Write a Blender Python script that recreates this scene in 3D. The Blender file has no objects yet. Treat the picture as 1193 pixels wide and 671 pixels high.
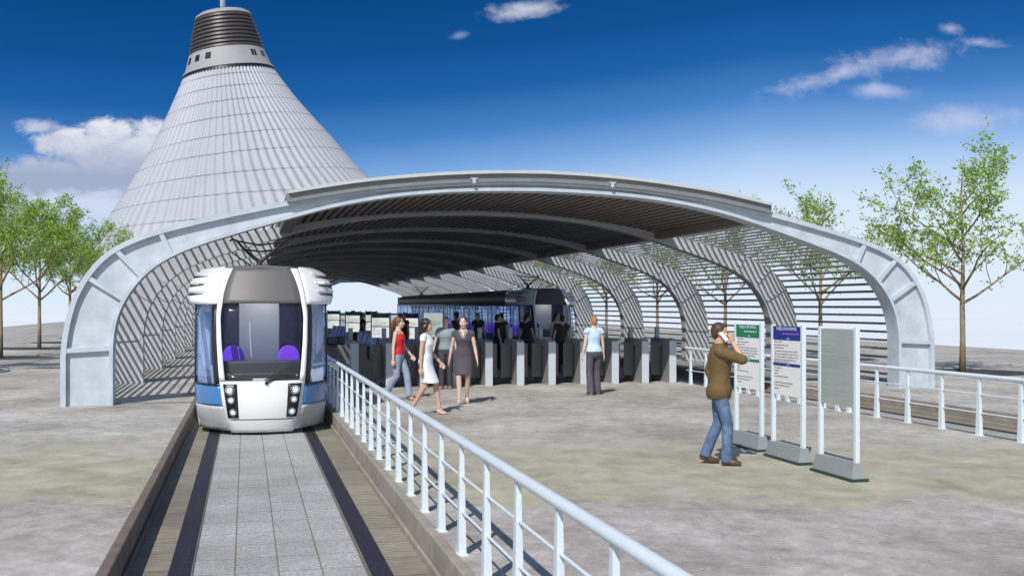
import bpy, bmesh, math, random
from mathutils import Vector, Matrix, noise
R = math.radians
random.seed(7)
sc = bpy.context.scene
COL = sc.collection
SUN_AZ, SUN_EL = 32.0, 45.0          # shadows run 32 deg to the right of +Y

# ------------------------------------------------------------------ helpers
class MB:
    """collects verts / faces (+ material index)"""
    def __init__(s): s.v = []; s.f = []; s.m = []; s.smooth = False
    def add(s, vs, fs, mi=0):
        o = len(s.v); s.v += [tuple(p) for p in vs]
        for f in fs: s.f.append([i + o for i in f]); s.m.append(mi)
    def box(s, x0, x1, y0, y1, z0, z1, mi=0):
        s.add([(x0,y0,z0),(x1,y0,z0),(x1,y1,z0),(x0,y1,z0),(x0,y0,z1),(x1,y0,z1),(x1,y1,z1),(x0,y1,z1)],
              [(0,3,2,1),(4,5,6,7),(0,1,5,4),(1,2,6,5),(2,3,7,6),(3,0,4,7)], mi)
    def taper(s, c0, a0, b0, c1, a1, b1, mi=0):
        vs = []
        for c, a, b in ((c0,a0,b0),(c1,a1,b1)):
            for sx, sy in ((-1,-1),(1,-1),(1,1),(-1,1)): vs.append((c[0]+sx*a, c[1]+sy*b, c[2]))
        s.add(vs, [(0,3,2,1),(4,5,6,7),(0,1,5,4),(1,2,6,5),(2,3,7,6),(3,0,4,7)], mi)
    def tube(s, pts, rads, n=8, mi=0, cap=True):
        pts = [Vector(p) for p in pts]
        if not isinstance(rads, (list, tuple)): rads = [rads]*len(pts)
        rings = []; up = None
        for i, p in enumerate(pts):
            t = (pts[min(i+1, len(pts)-1)] - pts[max(i-1, 0)]).normalized()
            if up is None: up = t.orthogonal().normalized()
            up = (up - t*up.dot(t)).normalized(); w = t.cross(up)
            rings.append([p + (up*math.cos(2*math.pi*k/n) + w*math.sin(2*math.pi*k/n))*rads[i] for k in range(n)])
        s.rings(rings, mi, cap)
    def rings(s, rings, mi=0, cap=True, closed=True):
        n = len(rings[0]); vs = [p for r in rings for p in r]; fs = []
        for i in range(len(rings)-1):
            for k in range(n if closed else n-1):
                a = i*n+k; b = i*n+(k+1)%n
                fs.append((a, b, b+n, a+n))
        if cap and closed:
            fs.append(tuple(range(n-1, -1, -1))); fs.append(tuple(range((len(rings)-1)*n, len(rings)*n)))
        s.add(vs, fs, mi)
    def ball(s, c, rx, ry, rz, nu=14, nv=10, mi=0, rot=None):
        c = Vector(c); rr = []
        for j in range(nv+1):
            t = math.pi*j/nv; t = min(max(t, .02), math.pi-.02)
            ring = []
            for k in range(nu):
                a = 2*math.pi*k/nu
                p = Vector((rx*math.sin(t)*math.cos(a), ry*math.sin(t)*math.sin(a), -rz*math.cos(t)))
                if rot: p = rot @ p
                ring.append(c+p)
            rr.append(ring)
        s.rings(rr, mi)
    def grid(s, fn, nu, nv, mi=0):
        vs = [fn(i/nu, j/nv) for j in range(nv+1) for i in range(nu+1)]
        fs = [(j*(nu+1)+i, j*(nu+1)+i+1, (j+1)*(nu+1)+i+1, (j+1)*(nu+1)+i) for j in range(nv) for i in range(nu)]
        s.add(vs, fs, mi)
    def prism(s, poly, y0, y1, mi=0):
        """poly in XZ extruded along Y"""
        n = len(poly)
        vs = [(x, y0, z) for x, z in poly] + [(x, y1, z) for x, z in poly]
        fs = [tuple(range(n)), tuple(range(2*n-1, n-1, -1))] + [(i, i+n, (i+1)%n+n, (i+1)%n) for i in range(n)]
        s.add(vs, fs, mi)
    def mesh(s, name, mats, smooth=None):
        me = bpy.data.meshes.new(name); me.from_pydata(s.v, [], s.f)
        for m in (mats if isinstance(mats, (list, tuple)) else [mats]): me.materials.append(m)
        me.polygons.foreach_set('material_index', s.m)
        if s.smooth if smooth is None else smooth: me.polygons.foreach_set('use_smooth', [True]*len(s.f))
        me.update(); return me

def fix_normals(me):
    bm = bmesh.new(); bm.from_mesh(me); bmesh.ops.recalc_face_normals(bm, faces=bm.faces); bm.to_mesh(me); bm.free()

def obj(name, mb, mats, parent=None, smooth=None, solid=0, bevel=0, fixn=True, angle=None):
    me = mb.mesh(name, mats, smooth) if isinstance(mb, MB) else mb
    if isinstance(mb, MB) and fixn and not solid: fix_normals(me)
    o = bpy.data.objects.new(name, me); COL.objects.link(o)
    if parent: o.parent = parent
    if solid:
        m = o.modifiers.new('thick', 'SOLIDIFY'); m.thickness = solid; m.offset = 0
    if bevel:
        m = o.modifiers.new('bevel', 'BEVEL'); m.width = bevel; m.segments = 2; m.limit_method = 'ANGLE'; m.angle_limit = R(40)
    if angle:
        me.polygons.foreach_set('use_smooth', [True]*len(me.polygons))
        me.set_sharp_from_angle(angle=R(angle))
    return o
def tag(o, label=None, cat=None, group=None, kind=None):
    if label: o['label'] = label
    if cat: o['category'] = cat
    if group: o['group'] = group
    if kind: o['kind'] = kind
    return o
def thing(name, label, cat, loc=(0,0,0), rz=0, group=None):
    o = bpy.data.objects.new(name, None); o.empty_display_size = .3; COL.objects.link(o)
    o.location = loc; o.rotation_euler = (0,0,rz)
    return tag(o, label, cat, group)
def copy_tree(o, parent=None):
    c = o.copy(); COL.objects.link(c)
    if parent: c.parent = parent
    for ch in [x for x in COL.objects if x.parent == o]: copy_tree(ch, c)
    return c
def lerp_tab(tab, x):
    if x <= tab[0][0]: return tab[0][1]
    for (a, va), (b, vb) in zip(tab, tab[1:]):
        if x <= b: return va + (vb-va)*(x-a)/(b-a)
    return tab[-1][1]

# ------------------------------------------------------------------ materials
def nodes(m): return m.node_tree.nodes, m.node_tree.links
def mat(name, col, rough=.6, metal=0, spec=.5, var=0, vscale=4, bump=0, bscale=40, coat=0, stretch=(1,1,1), trans=False):
    m = bpy.data.materials.new(name); m.use_nodes = True
    N, L = nodes(m); b = N['Principled BSDF']
    b.inputs['Base Color'].default_value = (*col, 1); b.inputs['Roughness'].default_value = rough
    b.inputs['Metallic'].default_value = metal; b.inputs['Specular IOR Level'].default_value = spec
    if coat: b.inputs['Coat Weight'].default_value = coat; b.inputs['Coat Roughness'].default_value = .08
    if var or bump:
        tc = N.new('ShaderNodeTexCoord'); mp = N.new('ShaderNodeMapping'); mp.inputs['Scale'].default_value = stretch
        L.new(tc.outputs['Object'], mp.inputs['Vector'])
    if var:
        nz = N.new('ShaderNodeTexNoise'); nz.inputs['Scale'].default_value = vscale; nz.inputs['Detail'].default_value = 6; nz.inputs['Roughness'].default_value = .65
        L.new(mp.outputs[0], nz.inputs['Vector'])
        rp = N.new('ShaderNodeValToRGB')
        rp.color_ramp.elements[0].position = .3; rp.color_ramp.elements[1].position = .7
        rp.color_ramp.elements[0].color = (*[c*(1-var) for c in col], 1); rp.color_ramp.elements[1].color = (*[min(1, c*(1+var)) for c in col], 1)
        L.new(nz.outputs['Fac'], rp.inputs[0]); L.new(rp.outputs[0], b.inputs['Base Color'])
    if bump:
        n2 = N.new('ShaderNodeTexNoise'); n2.inputs['Scale'].default_value = bscale; n2.inputs['Detail'].default_value = 5
        L.new(mp.outputs[0], n2.inputs['Vector'])
        bp = N.new('ShaderNodeBump'); bp.inputs['Strength'].default_value = bump; bp.inputs['Distance'].default_value = .02
        L.new(n2.outputs['Fac'], bp.inputs['Height']); L.new(bp.outputs[0], b.inputs['Normal'])
    return m
def glass(name, tint=(.8,.85,.9), refl=.12, rough=.02, fk=.6):
    m = bpy.data.materials.new(name); m.use_nodes = True; N, L = nodes(m)
    N.remove(N['Principled BSDF']); out = N['Material Output']
    t = N.new('ShaderNodeBsdfTransparent'); t.inputs[0].default_value = (*tint, 1)
    g = N.new('ShaderNodeBsdfGlossy'); g.inputs['Roughness'].default_value = rough; g.inputs['Color'].default_value = (.9,.93,1,1)
    lw = N.new('ShaderNodeLayerWeight'); lw.inputs['Blend'].default_value = .25
    ma = N.new('ShaderNodeMath'); ma.operation = 'MULTIPLY_ADD'; ma.inputs[1].default_value = fk; ma.inputs[2].default_value = refl
    L.new(lw.outputs['Fresnel'], ma.inputs[0])
    mx = N.new('ShaderNodeMixShader'); L.new(ma.outputs[0], mx.inputs[0]); L.new(t.outputs[0], mx.inputs[1]); L.new(g.outputs[0], mx.inputs[2])
    L.new(mx.outputs[0], out.inputs[0]); return m
def emit(name, col, s):
    m = bpy.data.materials.new(name); m.use_nodes = True; b = nodes(m)[0]['Principled BSDF']
    b.inputs['Base Color'].default_value = (*col,1); b.inputs['Emission Color'].default_value = (*col,1); b.inputs['Emission Strength'].default_value = s
    return m

M = {}
M['concrete'] = mat('painted_concrete', (.475,.53,.585), .6, var=.15, vscale=2.6, bump=.15, bscale=30)
M['rib'] = mat('rib_concrete', (.44,.45,.46), .6, var=.1, vscale=3, bump=.1)
M['fascia'] = mat('fascia_grey', (.20,.205,.21), .6, var=.12, vscale=3)
M['roofcap'] = mat('roof_edge_metal', (.50,.53,.53), .5, var=.06)
M['slat'] = mat('slat_metal', (.20,.205,.215), .5, var=.1, vscale=6)
M['soffitslat'] = mat('soffit_slat', (.21,.19,.172), .6, var=.15, vscale=5)
M['soffit'] = mat('soffit_timber', (.26,.14,.075), .7, var=.25, vscale=3, stretch=(6,.4,1))
M['rail'] = mat('white_railing_paint', (.66,.735,.785), .35, var=.05, vscale=3, bump=.03, bscale=60)
M['white'] = mat('white_vehicle_paint', (.87,.87,.87), .22, coat=.5, var=.02, vscale=2)
M['fairing'] = mat('fairing_paint', (.66,.66,.67), .35, coat=.3, var=.03, vscale=3)
M['blue'] = mat('blue_vehicle_paint', (.05,.20,.50), .25, coat=.5, var=.05)
M['skirt'] = mat('grey_vehicle_paint', (.50,.52,.53), .4, var=.07, vscale=3)
M['black'] = mat('black_trim', (.012,.012,.014), .35)
M['darkgrey'] = mat('dark_plastic', (.055,.052,.05), .5, var=.1)
M['midgrey'] = mat('grey_panel', (.125,.12,.117), .5, var=.06)
M['greypanel'] = mat('cab_partition', (.84,.83,.82), .5, var=.05)
M['tramfloor'] = mat('tram_floor', (.30,.30,.31), .6, var=.1)
M['ledstrip'] = emit('ceiling_light_strip', (.95,.97,1.0), 5.0)  # added glow to brighten the tram cab and windows
M['purple'] = mat('purple_fabric', (.24,.05,.80), .7, var=.1, bump=.1, bscale=90)
M['purpledark'] = mat('dark_purple_glass', (.03,.02,.07), .12, var=.4, vscale=7)
M['chrome'] = mat('chrome_reflector', (.75,.77,.8), .12, metal=1)
M['lens'] = mat('lamp_lens', (.85,.87,.9), .1, coat=.6)
M['darkmetal'] = mat('dark_metal', (.05,.05,.055), .45, metal=.5)
M['gatemetal'] = mat('gate_metal', (.37,.375,.375), .4, metal=.3, var=.12, vscale=4)
M['gateend'] = mat('gate_end_panel', (.52,.56,.60), .35, var=.06)
M['gatedark'] = mat('gate_dark_glass', (.15,.15,.148), .2)
M['amber'] = mat('amber_cap', (.55,.40,.12), .3)
M['seatblue'] = mat('blue_seat', (.10,.22,.62), .3, var=.08)
M['signgreen'] = mat('sign_green', (.012,.22,.08), .4, var=.05)
M['signblue'] = mat('sign_blue', (.015,.03,.26), .4, var=.05)
M['paper'] = mat('sign_paper', (.86,.85,.83), .5, var=.02)
M['ink'] = mat('printed_ink', (.26,.22,.21), .6)
M['inklight'] = mat('header_print', (.62,.70,.80), .5)
M['inkviolet'] = mat('violet_print', (.45,.12,.55), .5)
M['blankpanel'] = mat('blank_sign_panel', (.36,.40,.37), .5, var=.08, vscale=3, stretch=(1,1,9))
M['faint'] = mat('faint_lines', (.31,.345,.32), .5)
M['signbase'] = mat('sign_base_grey', (.27,.29,.29), .5, var=.08)
M['plinth'] = mat('dark_green_plinth', (.02,.05,.045), .5)
M['glass'] = glass('clear_glass', (.94,.95,.97), .01, .09)
M['sideglass'] = glass('side_glass', (.80,.89,1.0), .06, .02, .22)
M['skin'] = mat('skin', (.56,.34,.24), .5, var=.06, vscale=8)
M['skinpale'] = mat('skin_pale', (.66,.46,.36), .5, var=.05, vscale=8)
M['lip'] = mat('lips', (.42,.12,.11), .45)
M['eye'] = mat('eyes', (.05,.03,.025), .25)
M['bark'] = mat('bark', (.27,.215,.13), .85, var=.3, vscale=6, bump=.5, bscale=18, stretch=(3,3,.6))
M['soil'] = mat('tree_pit_soil', (.045,.042,.045), .95, var=.4, vscale=5, bump=.6, bscale=14)
M['pitkerb'] = mat('pit_kerb', (.36,.36,.36), .8, var=.12)

def leaf_mat(name, c0, c1):
    m = bpy.data.materials.new(name); m.use_nodes = True; N, L = nodes(m)
    b = N['Principled BSDF']; b.inputs['Roughness'].default_value = .55
    tc = N.new('ShaderNodeTexCoord'); nz = N.new('ShaderNodeTexNoise'); nz.inputs['Scale'].default_value = 2.2; nz.inputs['Detail'].default_value = 4
    rp = N.new('ShaderNodeValToRGB'); rp.color_ramp.elements[0].position = .35; rp.color_ramp.elements[1].position = .68
    rp.color_ramp.elements[0].color = (*c0,1); rp.color_ramp.elements[1].color = (*c1,1)
    L.new(tc.outputs['Object'], nz.inputs['Vector']); L.new(nz.outputs['Fac'], rp.inputs[0]); L.new(rp.outputs[0], b.inputs['Base Color'])
    tr = N.new('ShaderNodeBsdfTranslucent'); L.new(rp.outputs[0], tr.inputs['Color'])
    mx = N.new('ShaderNodeMixShader'); mx.inputs[0].default_value = .35
    L.new(b.outputs[0], mx.inputs[1]); L.new(tr.outputs[0], mx.inputs[2]); L.new(mx.outputs[0], N['Material Output'].inputs[0])
    return m
M['leaf'] = leaf_mat('leaves', (.17,.33,.03), (.37,.57,.07))

def ground_mat():
    m = bpy.data.materials.new('plaza_stone'); m.use_nodes = True; N, L = nodes(m); b = N['Principled BSDF']
    tc = N.new('ShaderNodeTexCoord')
    def mp(rot=0, sc=(1,1,1)):
        x = N.new('ShaderNodeMapping'); x.inputs['Rotation'].default_value = (0,0,rot); x.inputs['Scale'].default_value = sc
        L.new(tc.outputs['Object'], x.inputs['Vector']); return x
    def nz(v, s, d=6, r=.6, dist=0):
        x = N.new('ShaderNodeTexNoise'); x.inputs['Scale'].default_value = s; x.inputs['Detail'].default_value = d
        x.inputs['Roughness'].default_value = r; x.inputs['Distortion'].default_value = dist; L.new(v.outputs[0], x.inputs['Vector']); return x
    def ramp(src, *st):
        x = N.new('ShaderNodeValToRGB'); e = x.color_ramp.elements
        e[0].position, e[0].color = st[0][0], (*st[0][1],1); e[1].position, e[1].color = st[-1][0], (*st[-1][1],1)
        for p, c in st[1:-1]:
            k = e.new(p); k.color = (*c,1)
        L.new(src, x.inputs[0]); return x
    def mix(f, a, c, mode='MIX'):
        x = N.new('ShaderNodeMix'); x.data_type = 'RGBA'; x.blend_type = mode
        if isinstance(f, float): x.inputs['Factor'].default_value = f
        else: L.new(f, x.inputs['Factor'])
        L.new(a, x.inputs['A']); L.new(c, x.inputs['B']); return x.outputs['Result']
    rot = R(14)
    v1 = mp(rot, (1,.85,1)); v2 = mp(rot, (1.3,1.1,1)); v0 = mp(rot, (1,1,1))
    base = ramp(nz(v1, .55, 9, .68, .3).outputs['Fac'], (.32,(.325,.305,.28)), (.5,(.48,.46,.43)), (.68,(.62,.61,.585)))
    fine = ramp(nz(v2, 3.5, 8, .7, .5).outputs['Fac'], (.32,(.70,.69,.69)), (.62,(1.1,1.1,1.1)))
    grit = ramp(nz(v0, 22, 6, .75).outputs['Fac'], (.34,(.80,.80,.80)), (.62,(1.06,1.06,1.06)))
    tone = ramp(nz(v0, .16, 4, .6).outputs['Fac'], (.36,(.87,.85,.81)), (.64,(1.0,1.0,1.0)))
    c = mix(1.0, mix(1.0, mix(1.0, base.outputs[0], fine.outputs[0], 'MULTIPLY'), grit.outputs[0], 'MULTIPLY'), tone.outputs[0], 'MULTIPLY')
    # an olive weathered band crossing the paving
    sp = N.new('ShaderNodeSeparateXYZ'); L.new(v0.outputs[0], sp.inputs[0])
    wob = nz(v1, .9, 8, .7, .6)
    ma = N.new('ShaderNodeMath'); ma.operation = 'MULTIPLY_ADD'; ma.inputs[1].default_value = 4.0; L.new(wob.outputs['Fac'], ma.inputs[0]); L.new(sp.outputs['Y'], ma.inputs[2])
    mr = N.new('ShaderNodeMapRange'); mr.inputs['From Min'].default_value = 0; mr.inputs['From Max'].default_value = 40; L.new(ma.outputs[0], mr.inputs['Value'])
    band = ramp(mr.outputs[0], (.302,(0,0,0)), (.316,(.9,.9,.9)), (.37,(.8,.8,.8)), (.45,(0,0,0)))
    olive = ramp(nz(v2, 1.3, 8, .7, .4).outputs['Fac'], (.36,(.29,.275,.18)), (.66,(.51,.495,.365)))
    patch = ramp(nz(v1, .8, 6, .65).outputs['Fac'], (.30,(.25,.25,.25)), (.5,(1,1,1)))
    f = mix(1.0, band.outputs[0], patch.outputs[0], 'MULTIPLY')
    c = mix(f, c, olive.outputs[0])
    # lilac cast near the camera
    near = ramp(mr.outputs[0], (.24,(1,.965,.985)), (.303,(.99,.965,.98)), (.315,(1,1,1)), (.5,(1,1,.99)))
    c = mix(1.0, c, near.outputs[0], 'MULTIPLY')
    L.new(c, b.inputs['Base Color']); b.inputs['Roughness'].default_value = .75; b.inputs['Specular IOR Level'].default_value = .3
    bp = N.new('ShaderNodeBump'); bp.inputs['Strength'].default_value = .25; bp.inputs['Distance'].default_value = .015
    L.new(nz(v2, 9, 8, .7).outputs['Fac'], bp.inputs['Height']); L.new(bp.outputs[0], b.inputs['Normal'])
    return m
M['plaza'] = ground_mat()

def brick_mat(name, c0, c1, mortar, bw, rh, msize, off=(0,0,0), speck=60, spk=.18, streak=(1,1,1)):
    m = bpy.data.materials.new(name); m.use_nodes = True; N, L = nodes(m); b = N['Principled BSDF']
    tc = N.new('ShaderNodeTexCoord'); mp = N.new('ShaderNodeMapping'); mp.inputs['Location'].default_value = off
    L.new(tc.outputs['Object'], mp.inputs['Vector'])
    br = N.new('ShaderNodeTexBrick'); br.offset = 0; br.inputs['Scale'].default_value = 1
    br.inputs['Color1'].default_value = (*c0,1); br.inputs['Color2'].default_value = (*c1,1); br.inputs['Mortar'].default_value = (*mortar,1)
    br.inputs['Brick Width'].default_value = bw; br.inputs['Row Height'].default_value = rh; br.inputs['Mortar Size'].default_value = msize
    br.inputs['Mortar Smooth'].default_value = .3
    L.new(mp.outputs[0], br.inputs['Vector'])
    m2 = N.new('ShaderNodeMapping'); m2.inputs['Scale'].default_value = streak; L.new(tc.outputs['Object'], m2.inputs['Vector'])
    nz = N.new('ShaderNodeTexNoise'); nz.inputs['Scale'].default_value = speck; nz.inputs['Detail'].default_value = 4; nz.inputs['Roughness'].default_value = .7
    L.new(m2.outputs[0], nz.inputs['Vector'])
    rp = N.new('ShaderNodeValToRGB'); rp.color_ramp.elements[0].position = .33; rp.color_ramp.elements[1].position = .67
    rp.color_ramp.elements[0].color = (1-spk*1.6,)*3+(1,); rp.color_ramp.elements[1].color = (1+spk,)*3+(1,)
    L.new(nz.outputs['Fac'], rp.inputs[0])
    mx = N.new('ShaderNodeMix'); mx.data_type = 'RGBA'; mx.blend_type = 'MULTIPLY'; mx.inputs['Factor'].default_value = 1
    L.new(br.outputs['Color'], mx.inputs['A']); L.new(rp.outputs[0], mx.inputs['B'])
    n3 = N.new('ShaderNodeTexNoise'); n3.inputs['Scale'].default_value = .9; n3.inputs['Detail'].default_value = 5
    L.new(tc.outputs['Object'], n3.inputs['Vector'])
    r3 = N.new('ShaderNodeValToRGB'); r3.color_ramp.elements[0].position = .35; r3.color_ramp.elements[1].position = .65
    r3.color_ramp.elements[0].color = (.82,.81,.80,1); r3.color_ramp.elements[1].color = (1.05,1.05,1.05,1); L.new(n3.outputs['Fac'], r3.inputs[0])
    mx2 = N.new('ShaderNodeMix'); mx2.data_type = 'RGBA'; mx2.blend_type = 'MULTIPLY'; mx2.inputs['Factor'].default_value = 1
    L.new(mx.outputs['Result'], mx2.inputs['A']); L.new(r3.outputs[0], mx2.inputs['B'])
    L.new(mx2.outputs['Result'], b.inputs['Base Color']); b.inputs['Roughness'].default_value = .75
    bp = N.new('ShaderNodeBump'); bp.inputs['Strength'].default_value = .4; bp.inputs['Distance'].default_value = .008; bp.invert = True
    L.new(br.outputs['Fac'], bp.inputs['Height']); L.new(bp.outputs[0], b.inputs['Normal'])
    return m
M['paver'] = brick_mat('track_pavers', (.45,.45,.445), (.41,.41,.405), (.21,.19,.135), .345, .52, .007, (.43,0,0), 42, .28)
M['sidestone'] = brick_mat('track_side_stone', (.30,.275,.215), (.25,.225,.175), (.10,.09,.07), 3.0, .62, .008, (.5,.2,0), 5, .22, (1,6,1))
M['groove'] = mat('rail_groove', (.020,.018,.032), .6, var=.8, vscale=30, bump=.2)
M['railsteel'] = mat('rail_steel', (.25,.24,.22), .4, metal=.6, var=.2)
M['kerbbrown'] = mat('kerb_brown', (.30,.265,.225), .8, var=.25, vscale=3, bump=.3, bscale=12)
M['kerbdark'] = mat('kerb_dark', (.16,.13,.11), .8, var=.3, vscale=3, bump=.3, bscale=12)  # kerb brown with the shade of the left walls put into the colour
M['plain'] = mat('pale_plain', (.74,.78,.82), .9, var=.04, vscale=.02)

# ------------------------------------------------------------------ camera, sky, sun
YAW = R(14.04)
cam = bpy.data.cameras.new('camera'); co = bpy.data.objects.new('camera', cam); COL.objects.link(co)
co.location = (0,0,1.9); co.rotation_euler = (R(90), 0, -YAW)
cam.sensor_width = 36; cam.lens = 1240/1193*36; cam.shift_y = 20.5/1193; cam.clip_end = 8000; cam.clip_start = .05
sc.camera = co
sc.view_settings.view_transform = 'Standard'; sc.view_settings.look = 'None'; sc.view_settings.exposure = 0; sc.view_settings.gamma = 1

def world():
    w = bpy.data.worlds.new('World'); sc.world = w; w.use_nodes = True
    N, L = w.node_tree.nodes, w.node_tree.links
    bg = N['Background']
    tc = N.new('ShaderNodeTexCoord')
    sky = N.new('ShaderNodeTexSky'); sky.sky_type = 'NISHITA'; sky.sun_disc = False
    sky.sun_elevation = R(SUN_EL); sky.sun_rotation = R(180+SUN_AZ); sky.air_density = 1.0; sky.dust_density = .4; sky.ozone_density = 2.5
    def math_(op, a, b=None, c=None, clamp=False):
        x = N.new('ShaderNodeMath'); x.operation = op; x.use_clamp = clamp
        for i, q in enumerate((a, b, c)):
            if q is None: continue
            if isinstance(q, (int, float)): x.inputs[i].default_value = q
            else: L.new(q, x.inputs[i])
        return x.outputs[0]
    def mixc(f, a, b, mode='MIX'):
        x = N.new('ShaderNodeMix'); x.data_type = 'RGBA'; x.blend_type = mode
        for k, q in (('Factor', f), ('A', a), ('B', b)):
            if isinstance(q, (int, float)): x.inputs[k].default_value = q
            elif isinstance(q, tuple): x.inputs[k].default_value = (*q, 1)
            else: L.new(q, x.inputs[k])
        return x.outputs['Result']
    sp = N.new('ShaderNodeSeparateXYZ'); L.new(tc.outputs['Generated'], sp.inputs[0])
    X, Y, Z = sp.outputs
    skyc = N.new('ShaderNodeVectorMath'); skyc.operation = 'SCALE'; skyc.inputs['Scale'].default_value = .10; L.new(sky.outputs[0], skyc.inputs[0])
    # low sky: white horizon deepening quickly to strong blue
    hz = math_('SQRT', math_('ADD', math_('MULTIPLY', X, X), math_('MULTIPLY', Y, Y)))
    el = math_('DIVIDE', Z, math_('MAXIMUM', hz, .001))
    # broad lightening right of centre
    u = math_('DIVIDE', X, math_('MAXIMUM', Y, .05)); v = math_('DIVIDE', Z, math_('MAXIMUM', Y, .05))
    br = math_('MINIMUM', math_('MAXIMUM', math_('MULTIPLY', math_('ADD', u, .05), .10), 0.0), .056)
    el2 = math_('SUBTRACT', el, math_('MULTIPLY', br, math_('GREATER_THAN', Y, 0.0)))
    rp = N.new('ShaderNodeValToRGB'); e = rp.color_ramp.elements
    st = [(0,(.74,.85,.97)), (.04,(.66,.80,.965)), (.075,(.42,.61,.91)), (.104,(.20,.40,.76)), (.136,(.068,.23,.58)), (.176,(.014,.125,.39)), (.22,(.005,.085,.30)), (.29,(.002,.060,.235)), (.6,(.006,.06,.22))]
    e[0].position, e[0].color = st[0][0], (*st[0][1],1); e[1].position, e[1].color = st[-1][0], (*st[-1][1],1)
    for p, c in st[1:-1]:
        k = e.new(p); k.color = (*c,1)
    L.new(el2, rp.inputs[0])
    f = N.new('ShaderNodeMapRange'); f.interpolation_type = 'SMOOTHSTEP'; f.inputs['From Min'].default_value = .32; f.inputs['From Max'].default_value = .9; L.new(el, f.inputs['Value'])
    fb = N.new('ShaderNodeMapRange'); fb.interpolation_type = 'SMOOTHSTEP'; fb.inputs['From Min'].default_value = .25; fb.inputs['From Max'].default_value = -.25; L.new(Y, fb.inputs['Value'])
    col = mixc(math_('MAXIMUM', f.outputs[0], fb.outputs[0]), rp.outputs[0], skyc.outputs[0])
    # clouds
    cmb = N.new('ShaderNodeCombineXYZ'); L.new(u, cmb.inputs[0]); L.new(v, cmb.inputs[1])
    def noise_(scale, sx, sy, d=8, r=.6, dist=.2, off=0):
        mp = N.new('ShaderNodeMapping'); mp.inputs['Scale'].default_value = (sx, sy, 1); mp.inputs['Location'].default_value = (off, off*.37, 0); L.new(cmb.outputs[0], mp.inputs['Vector'])
        n = N.new('ShaderNodeTexNoise'); n.inputs['Scale'].default_value = scale; n.inputs['Detail'].default_value = d; n.inputs['Roughness'].default_value = r; n.inputs['Distortion'].default_value = dist
        L.new(mp.outputs[0], n.inputs['Vector']); return n.outputs['Fac']
    n1 = noise_(16, 1, 1.7, 9, .62, .5); n2 = noise_(9, 1, 2.8, off=3.1); n3 = noise_(42, 1, 1.5, 8, .65, .6, off=1.7)
    def uv(px, py):
        a = (px-596.5)/1240; b = (356-py)/1240; c, s = math.cos(YAW), math.sin(YAW)
        x, y = a*c+s, -a*s+c
        return x/y, b/y
    def blob(px, py, w, h, slope=0):
        u0, v0 = uv(px, py); w /= 1240; h /= 1240
        du = math_('SUBTRACT', u, u0); dv = math_('SUBTRACT', math_('SUBTRACT', v, v0), math_('MULTIPLY', du, slope))
        q = math_('ADD', math_('POWER', math_('DIVIDE', du, w), 2.0), math_('POWER', math_('DIVIDE', dv, h), 2.0))
        return math_('SUBTRACT', 1.0, math_('SQRT', q))
    def cloud(col, blobs, nz, amp, lo, hi, ccol, op):
        m = blobs[0]
        for b in blobs[1:]: m = math_('MAXIMUM', m, b)
        d = math_('ADD', m, math_('MULTIPLY', math_('SUBTRACT', nz, .5), amp))
        r = N.new('ShaderNodeMapRange'); r.interpolation_type = 'SMOOTHSTEP'; r.inputs['From Min'].default_value = lo; r.inputs['From Max'].default_value = hi; r.inputs['To Max'].default_value = op
        L.new(d, r.inputs['Value'])
        fr = math_('MULTIPLY', r.outputs[0], math_('GREATER_THAN', Y, .06))
        return mixc(fr, col, ccol)
    nn = math_('ADD', math_('MULTIPLY', n1, .65), math_('MULTIPLY', n3, .35))
    # soft veil, left
    col = cloud(col, [blob(90,235,190,46)], n2, 1.0, .05, .8, (.66,.73,.88), .85)
    # cumulus, left: shaded base then lit top
    shade = N.new('ShaderNodeMapRange'); shade.inputs['From Min'].default_value = .40; shade.inputs['From Max'].default_value = .60; L.new(n3, shade.inputs['Value'])
    vg = N.new('ShaderNodeMapRange'); vg.inputs['From Min'].default_value = (356-215)/1240; vg.inputs['From Max'].default_value = (356-150)/1240; L.new(v, vg.inputs['Value'])
    lit = math_('MULTIPLY', shade.outputs[0], vg.outputs[0])
    cc = mixc(math_('ADD', math_('MULTIPLY', vg.outputs[0], .55), math_('MULTIPLY', lit, .45)), (.36,.43,.60), (.93,.93,.97))
    col = cloud(col, [blob(140,188,105,52), blob(78,168,50,24), blob(190,165,70,38), blob(60,205,110,30), blob(128,160,48,28)], nn, 2.2, .10, .55, cc, .97)
    col = cloud(col, [blob(46,148,36,13)], nn, 2.4, .15, .8, (.62,.66,.80), .8)
    # wisps
    col = cloud(col, [blob(612,11,62,16,.12)], nn, 2.8, .08, 1.1, (.72,.76,.86), .85)
    col = cloud(col, [blob(535,42,22,10,.2)], nn, 1.4, .3, 1.0, (.40,.52,.72), .5)
    col = cloud(col, [blob(935,98,75,24,.22), blob(985,84,70,20,.3), blob(1050,68,150,28,.22), blob(1108,34,30,13), blob(1140,50,50,10)], nn, 3.0, .05, 1.25, (.62,.64,.82), .72)
    col = cloud(col, [blob(1120,140,110,32,.1), blob(1020,105,90,18)], math_('ADD', math_('MULTIPLY', n2, .5), math_('MULTIPLY', nn, .5)), 2.6, .15, 1.05, (.55,.60,.83), .75)
    L.new(col, bg.inputs['Color']); bg.inputs['Strength'].default_value = 1.0
world()
sd = bpy.data.lights.new('sun', 'SUN'); sd.energy = 4.2; sd.angle = R(.5); sd.color = (1,.96,.90)
so = bpy.data.objects.new('sun', sd); COL.objects.link(so)
a, el = R(SUN_AZ), R(SUN_EL)
dirv = Vector((math.sin(a)*math.cos(el), math.cos(a)*math.cos(el), -math.sin(el)))
so.rotation_euler = dirv.to_track_quat('-Z', 'Y').to_euler(); so.location = (-20,-30,40)

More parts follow.
